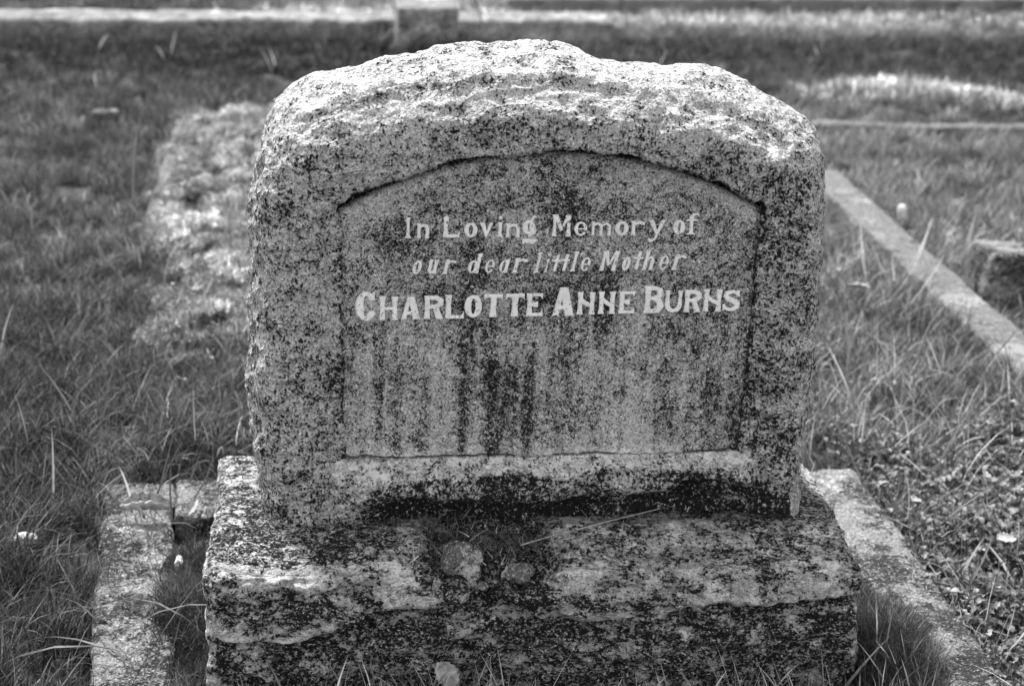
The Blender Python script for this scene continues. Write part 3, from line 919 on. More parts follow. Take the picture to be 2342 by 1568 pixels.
rough_block('grave_kerb', (0.532, -1.25, -0.06), (0.640, 0.66, 0.045), M_KERB, amp=0.005, r=0.010, seed=1,
            label='long speckled kerb stone running forward past the right side of the gravestone base')
rough_block('grave_kerb', (-0.572, -1.25, -0.06), (-0.457, 0.643, 0.038), M_KERB, rot=math.radians(4.1), amp=0.008, r=0.016, seed=2,
            label='worn kerb slab with pale lichen spot and moss left of the gravestone base')
rough_block('grave_kerb', (-0.520, 0.510, -0.06), (0.529, 0.650, 0.042), M_KERB, amp=0.005, r=0.010, seed=3,
            label='cross kerb just behind the foot of the gravestone base')
rough_block('landing_slab', (-0.484, 0.02, -0.08), (0.529, 0.50, 0.006), M_KERB, amp=0.004, r=0.01, seed=4, cat='slab',
            label='low stone slab partly hidden by moss beneath the gravestone base')
rough_block('grave_kerb', (1.095, 0.4, -0.05), (1.195, 2.66, 0.075), M_SMOOTH, amp=0.003, r=0.010, seed=5,
            label='kerb with sunlit side in the grass crossed by long dry stalks')
rough_block('grave_kerb', (1.215, 1.54, -0.05), (2.4, 1.68, 0.165), M_KERB, amp=0.005, r=0.014, seed=6,
            label='square-ended kerb block cut off by the right edge of the photo')
rough_block('grave_kerb', (-0.712, 2.28, -0.05), (-0.650, 3.38, 0.030), M_SMOOTH, amp=0.003, r=0.010, seed=7,
            label='smooth grey kerb along the left side of the mossy plot')
rough_block('grave_kerb', (-3.6, 4.96, -0.05), (1.0, 5.19, 0.060), M_FAR, rot=math.radians(6.5), amp=0.006, r=0.02, seed=8, res=0.02,
            label='broad pale sunlit kerb behind the small square block')
rough_block('grave_kerb', (0.55, 5.78, -0.05), (3.15, 5.84, 0.085), M_SMOOTH, rot=math.radians(8.6), amp=0.004, r=0.012, seed=9, res=0.02,
            label='thin grey kerb rail along the top right behind a bright strip of turf')
rough_block('grave_kerb', (1.35, 3.43, -0.05), (3.2, 3.50, 0.030), M_SMOOTH, amp=0.004, r=0.010, seed=10, res=0.012,
            label='low kerb edge in front of the sunlit grassy mound')
rough_block('kerb_post', (3.08, 5.75, -0.05), (3.26, 5.95, 0.26), M_FAR, amp=0.004, r=0.015, seed=11, res=0.02, cat='post',
            label='pale kerb post at the far right corner of the top edge')
rough_block('marker_stone', (0.045, 4.78, -0.05), (0.285, 5.10, 0.165), M_FAR, amp=0.004, r=0.012, seed=12, res=0.012, cat='marker stone',
            label='small square stone block with bright left side standing before the far kerb')
rough_block('marker_stone', (-0.965, 3.33, -0.03), (-0.885, 3.39, 0.055), M_KERB, amp=0.003, r=0.008, seed=13, res=0.008, cat='marker stone',
            label='small flat-topped stone half sunk in the grass left of the mossy plot')


# ---------------------------------------------------------------- loose stones
def pebble(name, loc, size, mat, seed, label, cat='stone', rough=0.25, rot=0.0):
    n = 28
    U, F = shell(n, n, n, back=True, bottom=True)
    Q = (U - 0.5) * 2
    Q = Q / np.linalg.norm(Q, axis=1)[:, None] ** 0.8
    N = Q / np.linalg.norm(Q, axis=1)[:, None]
    X, Y, Z = (N * 1.0 + seed).T
    d = fbm(X, Y, Z, 1.1, 5, 0.55) * rough * 1.0
    V = (Q + N * d[:, None]) * (np.array(size) / 2)
    o = link(name, mesh_np(name, V, F), mat, None, Vector(loc))
    o.rotation_euler = (0, 0, rot)
    o['label'] = label; o['category'] = cat
    return o


def on_base(px, py, z): return at(px, py, z=z)


p = on_base(1038, 1232, 0.185)
pebble('loose_stone', (-0.103, 0.035, 0.196), (0.050, 0.05, 0.058), M_RUB, 2.1, 'rounded chipped stone lump lying on the middle of the gravestone base')
p = on_base(1163, 1272, 0.178)
pebble('loose_stone', (-0.030, 0.022, 0.186), (0.042, 0.036, 0.026), M_RUB, 6.9, 'smaller pale stone among the dry debris right of the rounded lump')
p = at(60, 1243, z=0.03)
pebble('loose_stone', (p[0], p[1], 0.040), (0.035, 0.02, 0.018), M_FLINT, 7.3, 'white broken stone in the dark grass left of the kerb slab')
p = at(2062, 494, z=0.05)
pebble('loose_stone', (p[0], p[1], 0.062), (0.022, 0.02, 0.040), M_FLINT, 9.3, 'bright white flint in the grass beyond the stalk-crossed kerb')
p = at(1168, 1287, z=0.16)
pebble('loose_stone', (-0.078, 0.012, 0.174), (0.020, 0.016, 0.009), M_RUB, 12.3, 'tiny pale chip below the rounded stone lump on the base')
p = at(410, 1290, z=0.05)
pebble('loose_stone', (p[0], p[1], 0.052), (0.012, 0.02, 0.020), M_FLINT, 14.3, 'small upright pale chip in the moss beside the kerb slab')
p = at(1915, 366, z=0.08)
pebble('loose_stone', (2.0 * 0 + at(1935, 372, z=0.06)[0], at(1935, 372, z=0.06)[1], 0.05), (0.035, 0.03, 0.022), M_RUB, 15.3, 'pale stone in the grass right beside the upper right of the gravestone')


# ---------------------------------------------------------------- dead leaves
def dead_leaf(loc, size, rot, curl, label, seed):
    n, m = 22, 14
    t = np.linspace(0, 1, n); s = np.linspace(-1, 1, m)
    T, S_ = np.meshgrid(t, s, indexing='ij')
    wid = np.sin(np.pi * np.clip(T, 0.02, .99) ** 0.8) ** 0.8 * 0.36 * (1 + 0.12 * np.sin(T * 37 + seed))
    X = (T - .5) + 0.03 * np.sin(S_ * 3)
    a = S_ * curl
    Yv = wid * np.sin(a) / max(curl, .2)
    Z = wid * (1 - np.cos(a)) / max(curl, .2) + 0.16 * (T - .4) ** 2 + 0.05 * fbm(X + seed, Yv, X * 0, 4, 3) - 0.02 * np.exp(-(S_ / .12) ** 2)
    idx = np.arange(T.size).reshape(T.shape)
    Fq = np.stack([idx[:-1, :-1], idx[1:, :-1], idx[1:, 1:], idx[:-1, 1:]], -1).reshape(-1, 4)
    o = link('dead_leaf', mesh_np('dead_leaf', np.stack([X, Yv, Z], -1).reshape(-1, 3) * size, Fq), M_DEADLEAF, None, Vector(loc))
    so = o.modifiers.new('thick', 'SOLIDIFY'); so.thickness = 0.0006
    o.rotation_euler = rot
    o['label'] = label; o['category'] = 'leaf'; o['group'] = 'fallen dead leaves'
    return o


p = at(340, 1165, z=0.055); dead_leaf((p[0], p[1], 0.058), 0.085, (0.25, 0.1, 0.1), 2.3, 'large curled pale leaf lying on the cross kerb behind the base', 1)
p = at(470, 1160, z=0.055); dead_leaf((p[0] - .02, p[1], 0.056), 0.035, (0.2, -0.4, 1.2), 1.5, 'small curled leaf between the large leaf and the gravestone base', 2)
dead_leaf((-0.124, -0.030, 0.066), 0.046, (1.35, 1.0, 0), 0.9, 'pointed pale leaf leaning against the front foot of the base', 3)
p = at(412, 868, z=0.07); dead_leaf((p[0], p[1], 0.07), 0.030, (0.4, 0.3, 2.2), 0.9, 'little pale leaf in the lawn left of the gravestone', 5)
p = at(1230 + 700, 1300 - 640, z=0.06); dead_leaf((p[0] + .03, p[1], 0.065), 0.055, (0.2, 0.1, 2.6), 0.8, 'pale forked leaf in the grass right beside the gravestone edge', 7)
p = at(2062 + 30, 1168, z=0.03); dead_leaf((p[0], p[1], 0.05), 0.028, (0.2, 0.3, 0.6), 0.7, 'small leaf beside the right kerb under long stems', 8)
p = at(2300, 1165, z=0.03); dead_leaf((at(2300, 1245, z=.05)[0], at(2300, 1245, z=.05)[1], 0.06), 0.035, (0.2, 0.1, 0.1), 0.6, 'pale leaf on the leafy ground cover near the right edge', 9)


# ---------------------------------------------------------------- stems and twigs
def tube(pts, r0, r1, sides=5):
    pts = np.array(pts, float)
    n = len(pts)
    T = np.gradient(pts, axis=0); T /= np.linalg.norm(T, axis=1)[:, None] + 1e-12
    A = np.cross(T, np.array([0.3, 0.8, 0.52])); A /= np.linalg.norm(A, axis=1)[:, None] + 1e-12
    B = np.cross(T, A)
    rad = np.linspace(r0, r1, n)
    ang = np.linspace(0, 2 * np.pi, sides, endpoint=False)
    V = pts[:, None] + rad[:, None, None] * (np.cos(ang)[None, :, None] * A[:, None] + np.sin(ang)[None, :, None] * B[:, None])
    idx = np.arange(n * sides).reshape(n, sides)
    nx_ = np.roll(idx, -1, 1)
    F = np.stack([idx[:-1], nx_[:-1], nx_[1:], idx[1:]], -1).reshape(-1, 4)
    return V.reshape(-1, 3), F


def bez(a, b, c, n=12):
    t = np.linspace(0, 1, n)[:, None]
    a, b, c = map(np.array, (a, b, c))
    return (1 - t) ** 2 * a + 2 * t * (1 - t) * b + t * t * c


def ribbon(pts, wd, side):
    pts = np.array(pts); n = len(pts)
    side = np.array(side, float); side /= np.linalg.norm(side)
    t = np.linspace(0, 1, n)
    w_ = wd * np.minimum(1, (1 - t) * 3.5 + 0.1) * 0.5
    up = np.array([0, 0, 1.0]) * wd * 0.25
    V = np.concatenate([pts - side * w_[:, None], pts - up * 1.0 * (w_ / w_.max())[:, None], pts + side * w_[:, None]])
    F = []
    for k in range(n - 1):
        F.append((k, k + 1, n + k + 1, n + k)); F.append((n + k, n + k + 1, 2 * n + k + 1, 2 * n + k))
    return V, np.array(F)


def stalk(a, b, c, wd, label, seed):
    q = bez(a, b, c, 16)
    V, F = ribbon(q, wd, (1, 0.4, 0.3))
    o3 = Vector(q[0])
    o = link('dry_stalk', mesh_np('dry_stalk', V - q[0], F, {'blade': np.ones(len(V)) * 0.9}), M_TWIG, None, o3)
    o['label'] = label; o['category'] = 'grass stalk'; o['group'] = 'long dry grass stalks'


def A3(px, py, z): return at(px, py, z=z)


def stk(p0, z0, p1, z1, p2, z2, wd, label):
    stalk(A3(*p0, z0), A3(*p1, z1), A3(*p2, z2), wd, label, 0)


stk((1965, 730), .03, (2090, 640), .14, (2135, 490), .22, .005, 'broad straight stalk crossing the upper part of the far right kerb')
stk((1985, 745), .03, (2110, 620), .15, (2128, 500), .20, .004, 'stalk close beside the broad straight one over the kerb')
stk((2000, 700), .03, (2110, 560), .16, (2185, 520), .17, .004, 'stalk bending flat at its tip above the kerb')
stk((2010, 690), .05, (2150, 620), .12, (2190, 500), .20, .004, 'curved stalk rising over the middle of the kerb')
stk((2060, 720), .05, (2130, 640), .10, (2160, 580), .13, .005, 'short thick stalk end beside the curved stalk')
stk((2130, 640), .10, (2210, 580), .14, (2235, 540), .16, .0035, 'thin stalk nearest the square-ended block')
stk((2100, 520), .08, (2200, 470), .16, (2240, 425), .20, .005, 'stalk leaning right in the grass above the kerb')
stk((1965, 430), .05, (1990, 390), .12, (2035, 330), .20, .005, 'stalk standing beside the upper right shoulder of the gravestone')
stk((1990, 680), .03, (1970, 600), .10, (1968, 505), .16, .004, 'upright stalk near the top end of the stalk-crossed kerb')
stk((440, 780), .05, (405, 690), .12, (427, 628), .17, .004, 'forked pale stem left branch in front of the mossy plot')
stk((440, 780), .05, (455, 690), .14, (490, 630), .17, .004, 'forked pale stem right branch in front of the mossy plot')
stk((305, 460), .05, (300, 350), .20, (320, 270), .30, .006, 'tall pale stalk standing in the grass left of the mossy plot')
stk((340, 480), .05, (380, 420), .14, (400, 380), .18, .005, 'stalk leaning right beside the smooth grey kerb')
stk((188, 300), .05, (200, 270), .12, (215, 240), .16, .006, 'short stalk leaning on the small half-sunk stone')
stk((30, 520), .05, (25, 470), .14, (0, 430), .18, .007, 'thick pale stalk at the left edge of the photo')
stk((1102, 55), .08, (1095, 20), .2, (1080, -20), .35, .008, 'pale upright stalk rising in front of the far kerb')
stk((1373, 1600), .0, (1374, 1500), .07, (1380, 1415), .125, .0035, 'single tall blade against the dark front of the base')
stk((2095, 1215), .02, (2115, 1170), .05, (2138, 1140), .08, .0035, 'short bright straw upright in the ground cover')

tw = []
V, F = tube(bez(at(1190, 1246, z=.204), at(1330, 1205, z=.222), at(1520, 1160, z=.226), 14), 0.0012, 0.0007)
tw = link('twig', mesh_np('twig', V, F), M_TWIG)
tw['label'] = 'long thin straw lying across the debris on the gravestone base'; tw['category'] = 'twig'
V, F = tube(bez(at(1972, 1398, z=.03), at(2000, 1418, z=.05), at(2040, 1440, z=.05), 8), 0.0022, 0.0012)
tw = link('twig', mesh_np('twig', V, F), M_TWIG)
tw['label'] = 'bright short twig in the dark moss right of the base'; tw['category'] = 'twig'


# ---------------------------------------------------------------- plants: source tufts and scattering
def blades(n, spread, hmin, hmax, wd, lean, seed, seg=4, droop=0.5, fold=True, wvar=(.5, 1.5)):
    r = np.random.default_rng(seed)
    Vs, Fs, At = [], [], []
    base = 0
    for i in range(n):
        a = r.uniform(0, 2 * np.pi); rr = spread * math.sqrt(r.uniform())
        p0 = np.array([rr * math.cos(a), rr * math.sin(a), -0.004])
        hd = r.uniform(0, 2 * np.pi)
        L = r.uniform(hmin, hmax)
        ln = lean * r.uniform(0.15, 1.0)
        dirh = np.array([math.cos(hd), math.sin(hd), 0])
        t = np.linspace(0, 1, seg + 1)
        th = ln + droop * r.uniform(0.2, 1.3) * t            # angle from vertical
        dl = L / seg
        pts = [p0]
        for k in range(seg):
            pts.append(pts[-1] + dl * (dirh * math.sin(th[k]) + np.array([0, 0, math.cos(th[k])])))
        pts = np.array(pts)
        sd = np.cross(dirh, [0, 0, 1.0]); tw = r.uniform(-.9, .9)
        sd = sd * math.cos(tw) + dirh * math.sin(tw)
        ww = wd * r.uniform(*wvar) * np.array([.8, 1, .85, .55, .0][:seg + 1] if seg == 4 else np.linspace(1, 0, seg + 1)) * .5
        V = np.concatenate([pts[:-1] - sd * ww[:-1, None], pts[:-1] + sd * ww[:-1, None], pts[-1:]])
        F = [(k, seg + k, seg + k + 1, k + 1) for k in range(seg - 1)] + [(seg - 1, 2 * seg - 1, 2 * seg, 2 * seg)]
        Vs.append(V); Fs += [tuple(base + q for q in f) for f in F]
        bv = r.uniform(0, 1)
        At += list(np.full(len(V), bv) * 1.0)
        base += len(V)
    V = np.concatenate(Vs)
    me = bpy.data.meshes.new('tuft')
    me.from_pydata(V.tolist(), [], [tuple(dict.fromkeys(f)) for f in Fs])
    a_ = me.attributes.new('blade', 'FLOAT', 'POINT'); a_.data.foreach_set('value', np.array(At, np.float32))
    me.polygons.foreach_set('use_smooth', np.ones(len(me.polygons), bool))
    return me


def leaves(n, spread, size, seed, hmin=.01, hmax=.04):
    r = np.random.default_rng(seed)
    Vs, Fs, At = [], [], []
    b = 0
    for i in range(n):
        a = r.uniform(0, 2 * np.pi); rr = spread * math.sqrt(r.uniform())
        c = np.array([rr * math.cos(a), rr * math.sin(a), r.uniform(hmin, hmax)])
        az = r.uniform(0, 2 * np.pi)
        tilt = r.uniform(-.5, .5); tl2 = r.uniform(-.5, .5)
        k3 = r.integers(1, 4)
        bv = r.uniform()
        for q in range(k3):
            az2 = az + q * 2.1
            d = np.array([math.cos(az2), math.sin(az2), tilt]); d /= np.linalg.norm(d)
            s = np.cross(d, [0, 0, 1]); s /= np.linalg.norm(s)
            nn = np.cross(s, d)
            L = size * r.uniform(.6, 1.3)
            prof = [(0, 0), (.25, .30), (.5, .42), (.8, .30), (1, 0), (.8, -.30), (.5, -.42), (.25, -.30)]
            V = [c + d * L * u + s * L * v + nn * (abs(v) * L * .5 - u * u * L * .25) for u, v in prof] + [c + d * L * .5]
            Vs += V
            Fs += [(b + j, b + (j + 1) % 8, b + 8) for j in range(8)]
            At += [bv] * 9
            b += 9
        # petiole
        s = np.array([.0008, 0, 0])
        V = [c - s, c + s, np.array([c[0] * .6, c[1] * .6, -0.005])]
        Vs += V; Fs.append((b, b + 1, b + 2)); At += [.5] * 3; b += 3
    me = bpy.data.meshes.new('leafy')
    me.from_pydata([tuple(v) for v in Vs], [], Fs)
    a_ = me.attributes.new('blade', 'FLOAT', 'POINT'); a_.data.foreach_set('value', np.array(At, np.float32))
    return me


def scatter(name, pts, sources, mat, scl, tint, label=None, tilt=0.15, cat='grass'):
    """one stuff object: points carrying tufts through geometry nodes"""
    n = len(pts)
    col = bpy.data.collections.new(name + '_sources')
    for k, me in enumerate(sources):
        me.materials.append(mat)
        o = bpy.data.objects.new('tuft_%02d' % k, me)
        col.objects.link(o)
    me = bpy.data.meshes.new(name)
    me.vertices.add(n)
    me.vertices.foreach_set('co', np.ascontiguousarray(pts, np.float32).ravel())
    rot = np.stack([rng.normal(0, tilt, n), rng.normal(0, tilt, n), rng.uniform(0, 6.283, n)], 1).astype(np.float32)
    a = me.attributes.new('rot', 'FLOAT_VECTOR', 'POINT'); a.data.foreach_set('vector', rot.ravel())
    a = me.attributes.new('scl', 'FLOAT', 'POINT'); a.data.foreach_set('value', np.ascontiguousarray(scl, np.float32))
    a = me.attributes.new('tint', 'FLOAT', 'POINT'); a.data.foreach_set('value', np.ascontiguousarray(tint, np.float32))
    a = me.attributes.new('pick', 'INT', 'POINT'); a.data.foreach_set('value', rng.integers(0, len(sources), n).astype(np.int32))
    o = bpy.data.objects.new(name, me)
    sc.collection.objects.link(o)
    me.materials.append(mat)
    ng = bpy.data.node_groups.new(name, 'GeometryNodeTree')
    ng.interface.new_socket('Geometry', in_out='INPUT', socket_type='NodeSocketGeometry')
    ng.interface.new_socket('Geometry', in_out='OUTPUT', socket_type='NodeSocketGeometry')
    N, L = ng.nodes, ng.links
    gi, go = N.new('NodeGroupInput'), N.new('NodeGroupOutput')
    ci = N.new('GeometryNodeCollectionInfo'); ci.inputs['Collection'].default_value = col
    ci.inputs['Separate Children'].default_value = True; ci.inputs['Reset Children'].default_value = True
    ip = N.new('GeometryNodeInstanceOnPoints'); ip.inputs['Pick Instance'].default_value = True
    def na(nm, t):
        q = N.new('GeometryNodeInputNamedAttribute'); q.data_type = t; q.inputs['Name'].default_value = nm
        return [s for s in q.outputs if s.enabled and s.name == 'Attribute'][0]
    L.new(gi.outputs[0], ip.inputs['Points']); L.new(ci.outputs[0], ip.inputs['Instance'])
    L.new(na('pick', 'INT'), ip.inputs['Instance Index'])
    e2r = N.new('FunctionNodeEulerToRotation'); L.new(na('rot', 'FLOAT_VECTOR'), e2r.inputs[0])
    L.new(e2r.outputs[0], ip.inputs['Rotation'])
    cx3 = N.new('ShaderNodeCombineXYZ'); s_ = na('scl', 'FLOAT')
    for i in range(3): L.new(s_, cx3.inputs[i])
    L.new(cx3.outputs[0], ip.inputs['Scale'])
    L.new(ip.outputs[0], go.inputs[0])
    md = o.modifiers.new('scatter', 'NODES'); md.node_group = ng
    o['kind'] = 'stuff'
    o['label'] = label; o['category'] = cat
    return o


def blocked(x, y, m=0.0):
    b = (np.abs(x) < 0.436 - m) & (y > 0.0 + m) & (y < 0.35 - m)
    b |= (x > 0.532 + m) & (x < 0.640 - m) & (y < 0.66 - m)
    xk = -0.5145 - 0.0717 * (y + 0.3035)
    b |= (np.abs(x - xk) < 0.052 - m) & (y < 0.63)
    b |= (x > -0.52 + m) & (x < 0.53) & (y > 0.50) & (y < 0.642 - m)
    b |= (x > 1.095 + m) & (x < 1.192 - m) & (y > 0.4) & (y < 2.66)
    b |= (x > 1.215) & (x < 2.4) & (y > 1.54 + m) & (y < 1.68 - m)
    b |= (x > -0.705 + m) & (x < -0.66 - m) & (y > 2.3) & (y < 3.40)
    b |= (x > 1.35) & (x < 3.2) & (y > 3.43) & (y < 3.50)
    yk = 5.065 + math.tan(math.radians(6.5)) * (x + 1.3)
    b |= (np.abs(y - yk) < 0.135 - m) & (x < 1.0)
    yk2 = 5.81 + math.tan(math.radians(8.6)) * (x - 1.85)
    b |= (np.abs(y - yk2) < 0.04) & (x > 0.5) & (x < 3.15)
    b |= (x > 0.045) & (x < 0.285) & (y > 4.78) & (y < 5.10)
    return b


def inview(x, y, mg=0.35):
    d = np.stack([x, y, x * 0], -1) - CAM
    zc = d @ FW
    u = (d @ RT) / zc * FL; v = (d @ UP) / zc * FL
    k = mg * FL / zc
    return (zc > 0.2) & (np.abs(u) < 1171 + k) & (v > -784 - k * .6) & (v < 784 + k * 0.8)


def sample(n, x0, x1, y0, y1, dens=None, m=0.0):
    x = rng.uniform(x0, x1, n); y = rng.uniform(y0, y1, n)
    k = inview(x, y)
    if dens is not None: k &= rng.uniform(size=n) < dens(x, y)
    k &= ~blocked(x, y, m)
    x, y = x[k], y[k]
    return np.stack([x, y, ground_h(x, y)], 1)


def inside_grave(x, y): return (np.abs(x) < 0.53) & (y < 0.62)
def clover_mask(x, y): return ss(0.62, 0.68, x) * ss(0.95, 0.6, y + 0.15 * fbm(x, y, x * 0, 4, 2)) * (x < 1.09)


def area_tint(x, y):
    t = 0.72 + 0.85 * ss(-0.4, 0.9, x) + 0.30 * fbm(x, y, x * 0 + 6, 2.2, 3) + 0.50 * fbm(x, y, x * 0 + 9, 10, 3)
    t = t * (1 - 0.80 * ss(3.5, 4.5, y) * ss(5.1, 4.8, y - 0.11 * x))       # turf darker before the far kerbs
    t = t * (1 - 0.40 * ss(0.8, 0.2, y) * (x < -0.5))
    t = t + 1.6 * mound_top(x, y)  # sun on the mound top painted into the tint
    t = t + 1.1 * ss(5.15, 5.35, y - 0.11 * x) * ss(-.8, .2, x) * ss(2.6, 1.0, x)  # sunlit strip beyond the far kerb, lightened by tint
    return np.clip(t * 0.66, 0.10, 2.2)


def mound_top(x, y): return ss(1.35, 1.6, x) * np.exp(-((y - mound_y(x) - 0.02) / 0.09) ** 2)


def lawn_d(x, y):
    m = moss_mask(x, y)
    return (1 - 0.93 * m) * (1 - 0.1 * clover_mask(x, y)) * (1 - 0.92 * inside_grave(x, y)) * (0.16 + 0.84 * ss(-.30, .25, fbm(x, y, x * 0 + 12, 9, 3)))


LOWN = [blades(34, 0.024, 0.018, 0.055, 0.0016, 0.8, 100 + k, droop=1.0) for k in range(8)]
pts = np.concatenate([sample(30000, -1.7, 2.4, -0.6, 2.0, lawn_d), sample(46000, -3.2, 5.0, 2.0, 7.6, lawn_d)])
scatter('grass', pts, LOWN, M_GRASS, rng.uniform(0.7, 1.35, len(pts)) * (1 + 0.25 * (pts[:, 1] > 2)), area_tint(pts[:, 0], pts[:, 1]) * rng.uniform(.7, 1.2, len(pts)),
        'short rough lawn grass growing all around the graves')
TALL = [blades(15, 0.026, 0.04, 0.125, 0.0018, 0.75, 200 + k, droop=1.1) for k in range(9)]


def tall_d(x, y):
    d = ss(-0.60, -0.72, x) * ss(1.5, 0.6, y) * 0.9
    d = np.maximum(d, 0.55 * ss(0.64, 0.70, y) * ss(1.35, 0.95, y) * ss(.2, -.3, x))
    d = np.maximum(d, 0.30 * ss(0.64, 0.75, y) * ss(1.5, 1.0, y))
    d = np.maximum(d, 0.35 * ss(0, .5, fbm(x, y, x * 0 + 3, 5, 2)))
    d = np.maximum(d, 0.5 * ((x > 0.93) & (x < 1.09)) * (y > 1.0) * (y < 2.8) + 0.4 * ((x > 1.2) & (x < 1.36)) * (y > .5) * (y < 2.2))
    d = np.maximum(d, 0.5 * ss(4.5, 4.7, y - .11 * x) * ss(4.95, 4.85, y - .11 * x))
    return d * (1 - moss_mask(x, y)) * (1 - inside_grave(x, y)) * (1 - .8 * clover_mask(x, y))


pts = np.concatenate([sample(13000, -1.7, 2.4, -0.6, 1.6, tall_d, 0.018), sample(12000, -3.2, 5.0, 1.6, 5.6, tall_d, .01)])
scatter('tall_grass', pts, TALL, M_GRASS, rng.uniform(0.6, 1.15, len(pts)), area_tint(pts[:, 0], pts[:, 1]) * rng.uniform(.7, 1.2, len(pts)),
        'taller dark tufts of grass leaning over the kerbs and beside the slab')
def kerb_litter(n, x0, x1, y0, y1, z):
    return np.stack([rng.uniform(x0, x1, n), rng.uniform(y0, y1, n), np.full(n, z)], 1)


STR = [blades(2, 0.02, 0.06, 0.17, 0.0030, 1.2, 300 + k, droop=1.3) for k in range(9)]
pts = np.concatenate([sample(700, .62, 1.3, -.4, 1.2), kerb_litter(40, -0.60, -0.47, -0.1, 0.62, .045), sample(1700, -1.6, 2.2, -0.2, 2.2, lambda x, y: (0.35 + .65 * (x > .64)) * (1 - inside_grave(x, y))), sample(1200, -3, 4.5, 2.2, 6.8, lambda x, y: 0.3 + 0.5 * mound_top(x, y))])
scatter('dry_grass', pts, STR, M_STRAW, rng.uniform(0.5, 1.2, len(pts)), np.where((pts[:, 0] < -.45) & (pts[:, 1] < .7), .45, 1) * rng.uniform(.3, 1.1, len(pts)), 'scattered pale dry straws among the green grass', tilt=.3)
# mound and far strip: short turf, sunlight painted in as paler colour
PALE = [blades(22, 0.025, 0.02, 0.045, 0.0028, 0.6, 330 + k, droop=0.7) for k in range(5)]
pts = np.concatenate([sample(9000, 1.2, 4.0, 3.6, 4.3, lambda x, y: mound_top(x, y) * ss(-.5, .1, fbm(x, y, x * 0 + 23, 5, 3))), sample(7000, -0.9, 4.2, 5.2, 6.4, lambda x, y: ss(5.20, 5.26, y - .11 * x) * ss(5.8, 5.5, y - .11 * x) * ss(-.9, 0, x))])
scatter('pale_turf', pts, PALE, M_STRAW, rng.uniform(0.7, 1.3, len(pts)), rng.uniform(1.0, 1.9, len(pts)), 'short dry turf painted pale for the sunlight on the mound and behind the far kerb')
# leafy ground cover on the right
LV = [leaves(9, 0.035, 0.0095, 400 + k, 0.003, 0.040) for k in range(8)]
pts = sample(5000, 0.60, 1.12, -0.5, 1.1, lambda x, y: clover_mask(x, y) * 0.65 * ss(-.4, .1, fbm(x, y, x * 0 + 17, 8, 2)))
pts2 = sample(1500, 0.7, 2.2, 0.8, 2.4, lambda x, y: 0.10 + 0 * x)
pts = np.concatenate([pts, pts2])
scatter('ground_cover', pts, LV, M_LEAF, rng.uniform(0.7, 1.3, len(pts)), rng.uniform(.6, 1.3, len(pts)), 'small-leaved ground cover beside the right kerb', cat='ground cover')
# moss plot
MS = [blades(60, 0.028, 0.010, 0.026, 0.0024, 1.0, 500 + k, seg=2, droop=1.0) for k in range(6)]
n0 = 70000
x = rng.uniform(-0.85, 0.7, n0); y = rng.uniform(1.1, 3.6, n0)
k = (rng.uniform(size=n0) < moss_mask(x, y)) & ~blocked(x, y) & inview(x, y)
x, y = x[k], y[k]
hum = moss_hum(x, y)
k = hum > 0.004 - 0.02 * ss(2.6, 3.3, y)
x, y, hum = x[k], y[k], hum[k]
pts = np.stack([x, y, ground_h(x, y)], 1)
scatter('moss', pts, MS, M_MOSS, rng.uniform(0.7, 1.3, len(pts)), rng.uniform(.9, 1.6, len(pts)) * np.clip(0.55 + 17 * hum, 0, 1.25), 'lumpy pale sunlit moss filling the neighbouring plot left of the gravestone', tilt=.5, cat='moss')
# dark moss and fine grass between base and kerbs
MD = [blades(34, 0.018, 0.012, 0.045, 0.0012, 0.8, 600 + k, seg=3, droop=0.9) for k in range(6)]
def rect(n, x0, x1, y0, y1, z0, zn=0.008):
    x = rng.uniform(x0, x1, n); y = rng.uniform(y0, y1, n)
    return np.stack([x, y, z0 + zn * fbm(x, y, x * 0, 20, 2)], 1)
def blob(n, cx_, cy_, rx, ry, z0, h):
    a = rng.uniform(0, 6.283, n); r = np.sqrt(rng.uniform(size=n))
    return np.stack([cx_ + rx * r * np.cos(a), cy_ + ry * r * np.sin(a), z0 + h * (1 - r * r)], 1)
pts = np.concatenate([rect(420, -0.50, -0.438, -0.2, 0.30, 0.012), blob(260, -0.475, 0.21, 0.045, 0.09, 0.03, .02), blob(160, -0.47, 0.34, 0.04, 0.05, 0.03, .015),
                      rect(420, 0.445, 0.53, -0.25, 0.22, 0.014), blob(500, 0.515, 0.06, 0.055, 0.13, 0.03, .03), blob(120, 0.49, 0.20, 0.03, 0.08, 0.03, .01),
                      rect(700, -0.44, 0.44, -0.16, -0.006, 0.0)])
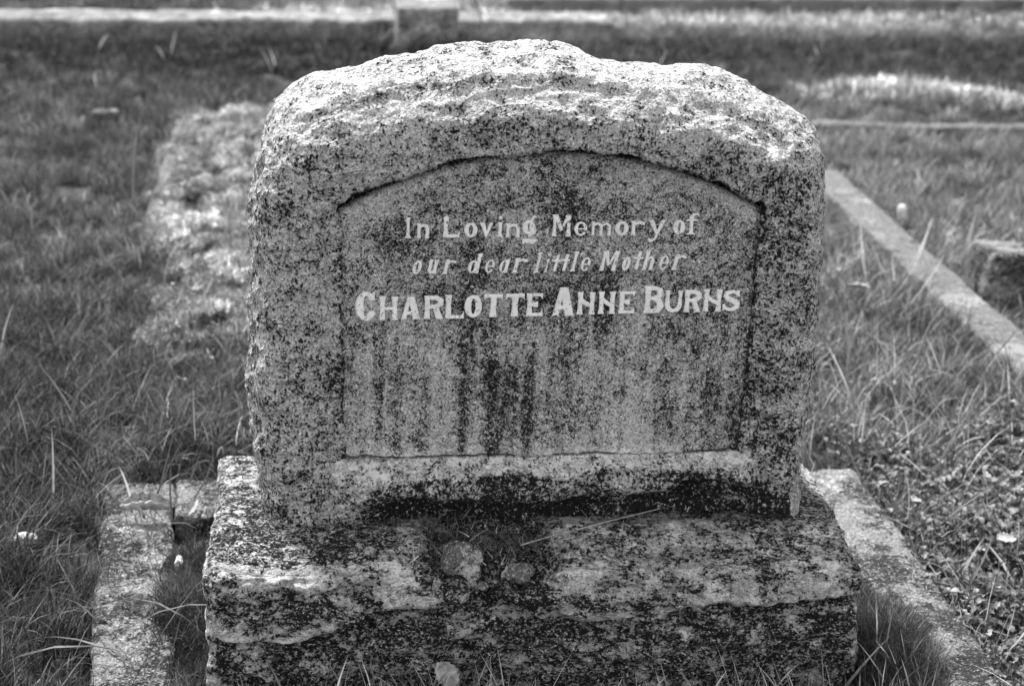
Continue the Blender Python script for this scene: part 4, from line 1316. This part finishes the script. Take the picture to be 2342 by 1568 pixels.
scatter('dark_moss', pts, MD, M_DARKMOSS, rng.uniform(0.6, 1.3, len(pts)), rng.uniform(.7, 1.4, len(pts)), 'dark feathery moss in the gaps between the base and the kerbs', tilt=.4, cat='moss')
# blades at the foot of the base
pts = np.concatenate([rect(120, -0.42, 0.44, -0.10, -0.02, 0.0), rect(60, 0.44, 0.54, -0.2, 0.1, 0.01), rect(26, -0.2, -0.05, -0.08, -0.02, 0.0)])
FT = [blades(5, 0.02, 0.03, 0.09, 0.0020, 0.5, 700 + k, droop=0.5) for k in range(6)]
scatter('foot_grass', pts, FT, M_GRASS, rng.uniform(0.7, 1.5, len(pts)), rng.uniform(.9, 2.0, len(pts)), 'sparse grass blades growing up against the foot of the base')
# debris on the base
DB = [blades(14, 0.012, 0.008, 0.026, 0.0012, 1.3, 800 + k, seg=3, droop=0.8) for k in range(6)]
def deb(n, px0, px1, py0, py1, z):
    r = []
    for i in range(n):
        q = at(random.uniform(px0, px1), random.uniform(py0, py1), z=z); r.append([q[0], q[1], z + random.uniform(-.004, .004)])
    return np.array(r)
pts = np.concatenate([deb(240, 1060, 1320, 1185, 1255, .198), deb(120, 960, 1100, 1188, 1235, .200), deb(90, 1100, 1240, 1250, 1305, .182), deb(110, 800, 1000, 1185, 1212, .212), deb(60, 985, 1030, 1230, 1310, .185), deb(160, 640, 1800, 1165, 1195, .215) + np.array([0, .008, 0])])
scatter('debris', pts, DB, M_DARKMOSS, rng.uniform(0.6, 1.3, len(pts)), rng.uniform(.7, 2.4, len(pts)), 'dark dried moss and litter caught on the middle of the base', tilt=.6, cat='debris')
ST2 = [blades(3, 0.012, 0.018, 0.050, 0.0013, 1.3, 850 + k, seg=3, droop=0.3) for k in range(5)]
pts = np.concatenate([deb(50, 940, 1330, 1190, 1290, .206), deb(26, 640, 1800, 1180, 1215, .216)])
scatter('straw_litter', pts, ST2, M_STRAW, rng.uniform(0.6, 1.2, len(pts)), rng.uniform(.6, 1.3, len(pts)), 'broken straws lying in the litter on the base', tilt=.5, cat='debris')
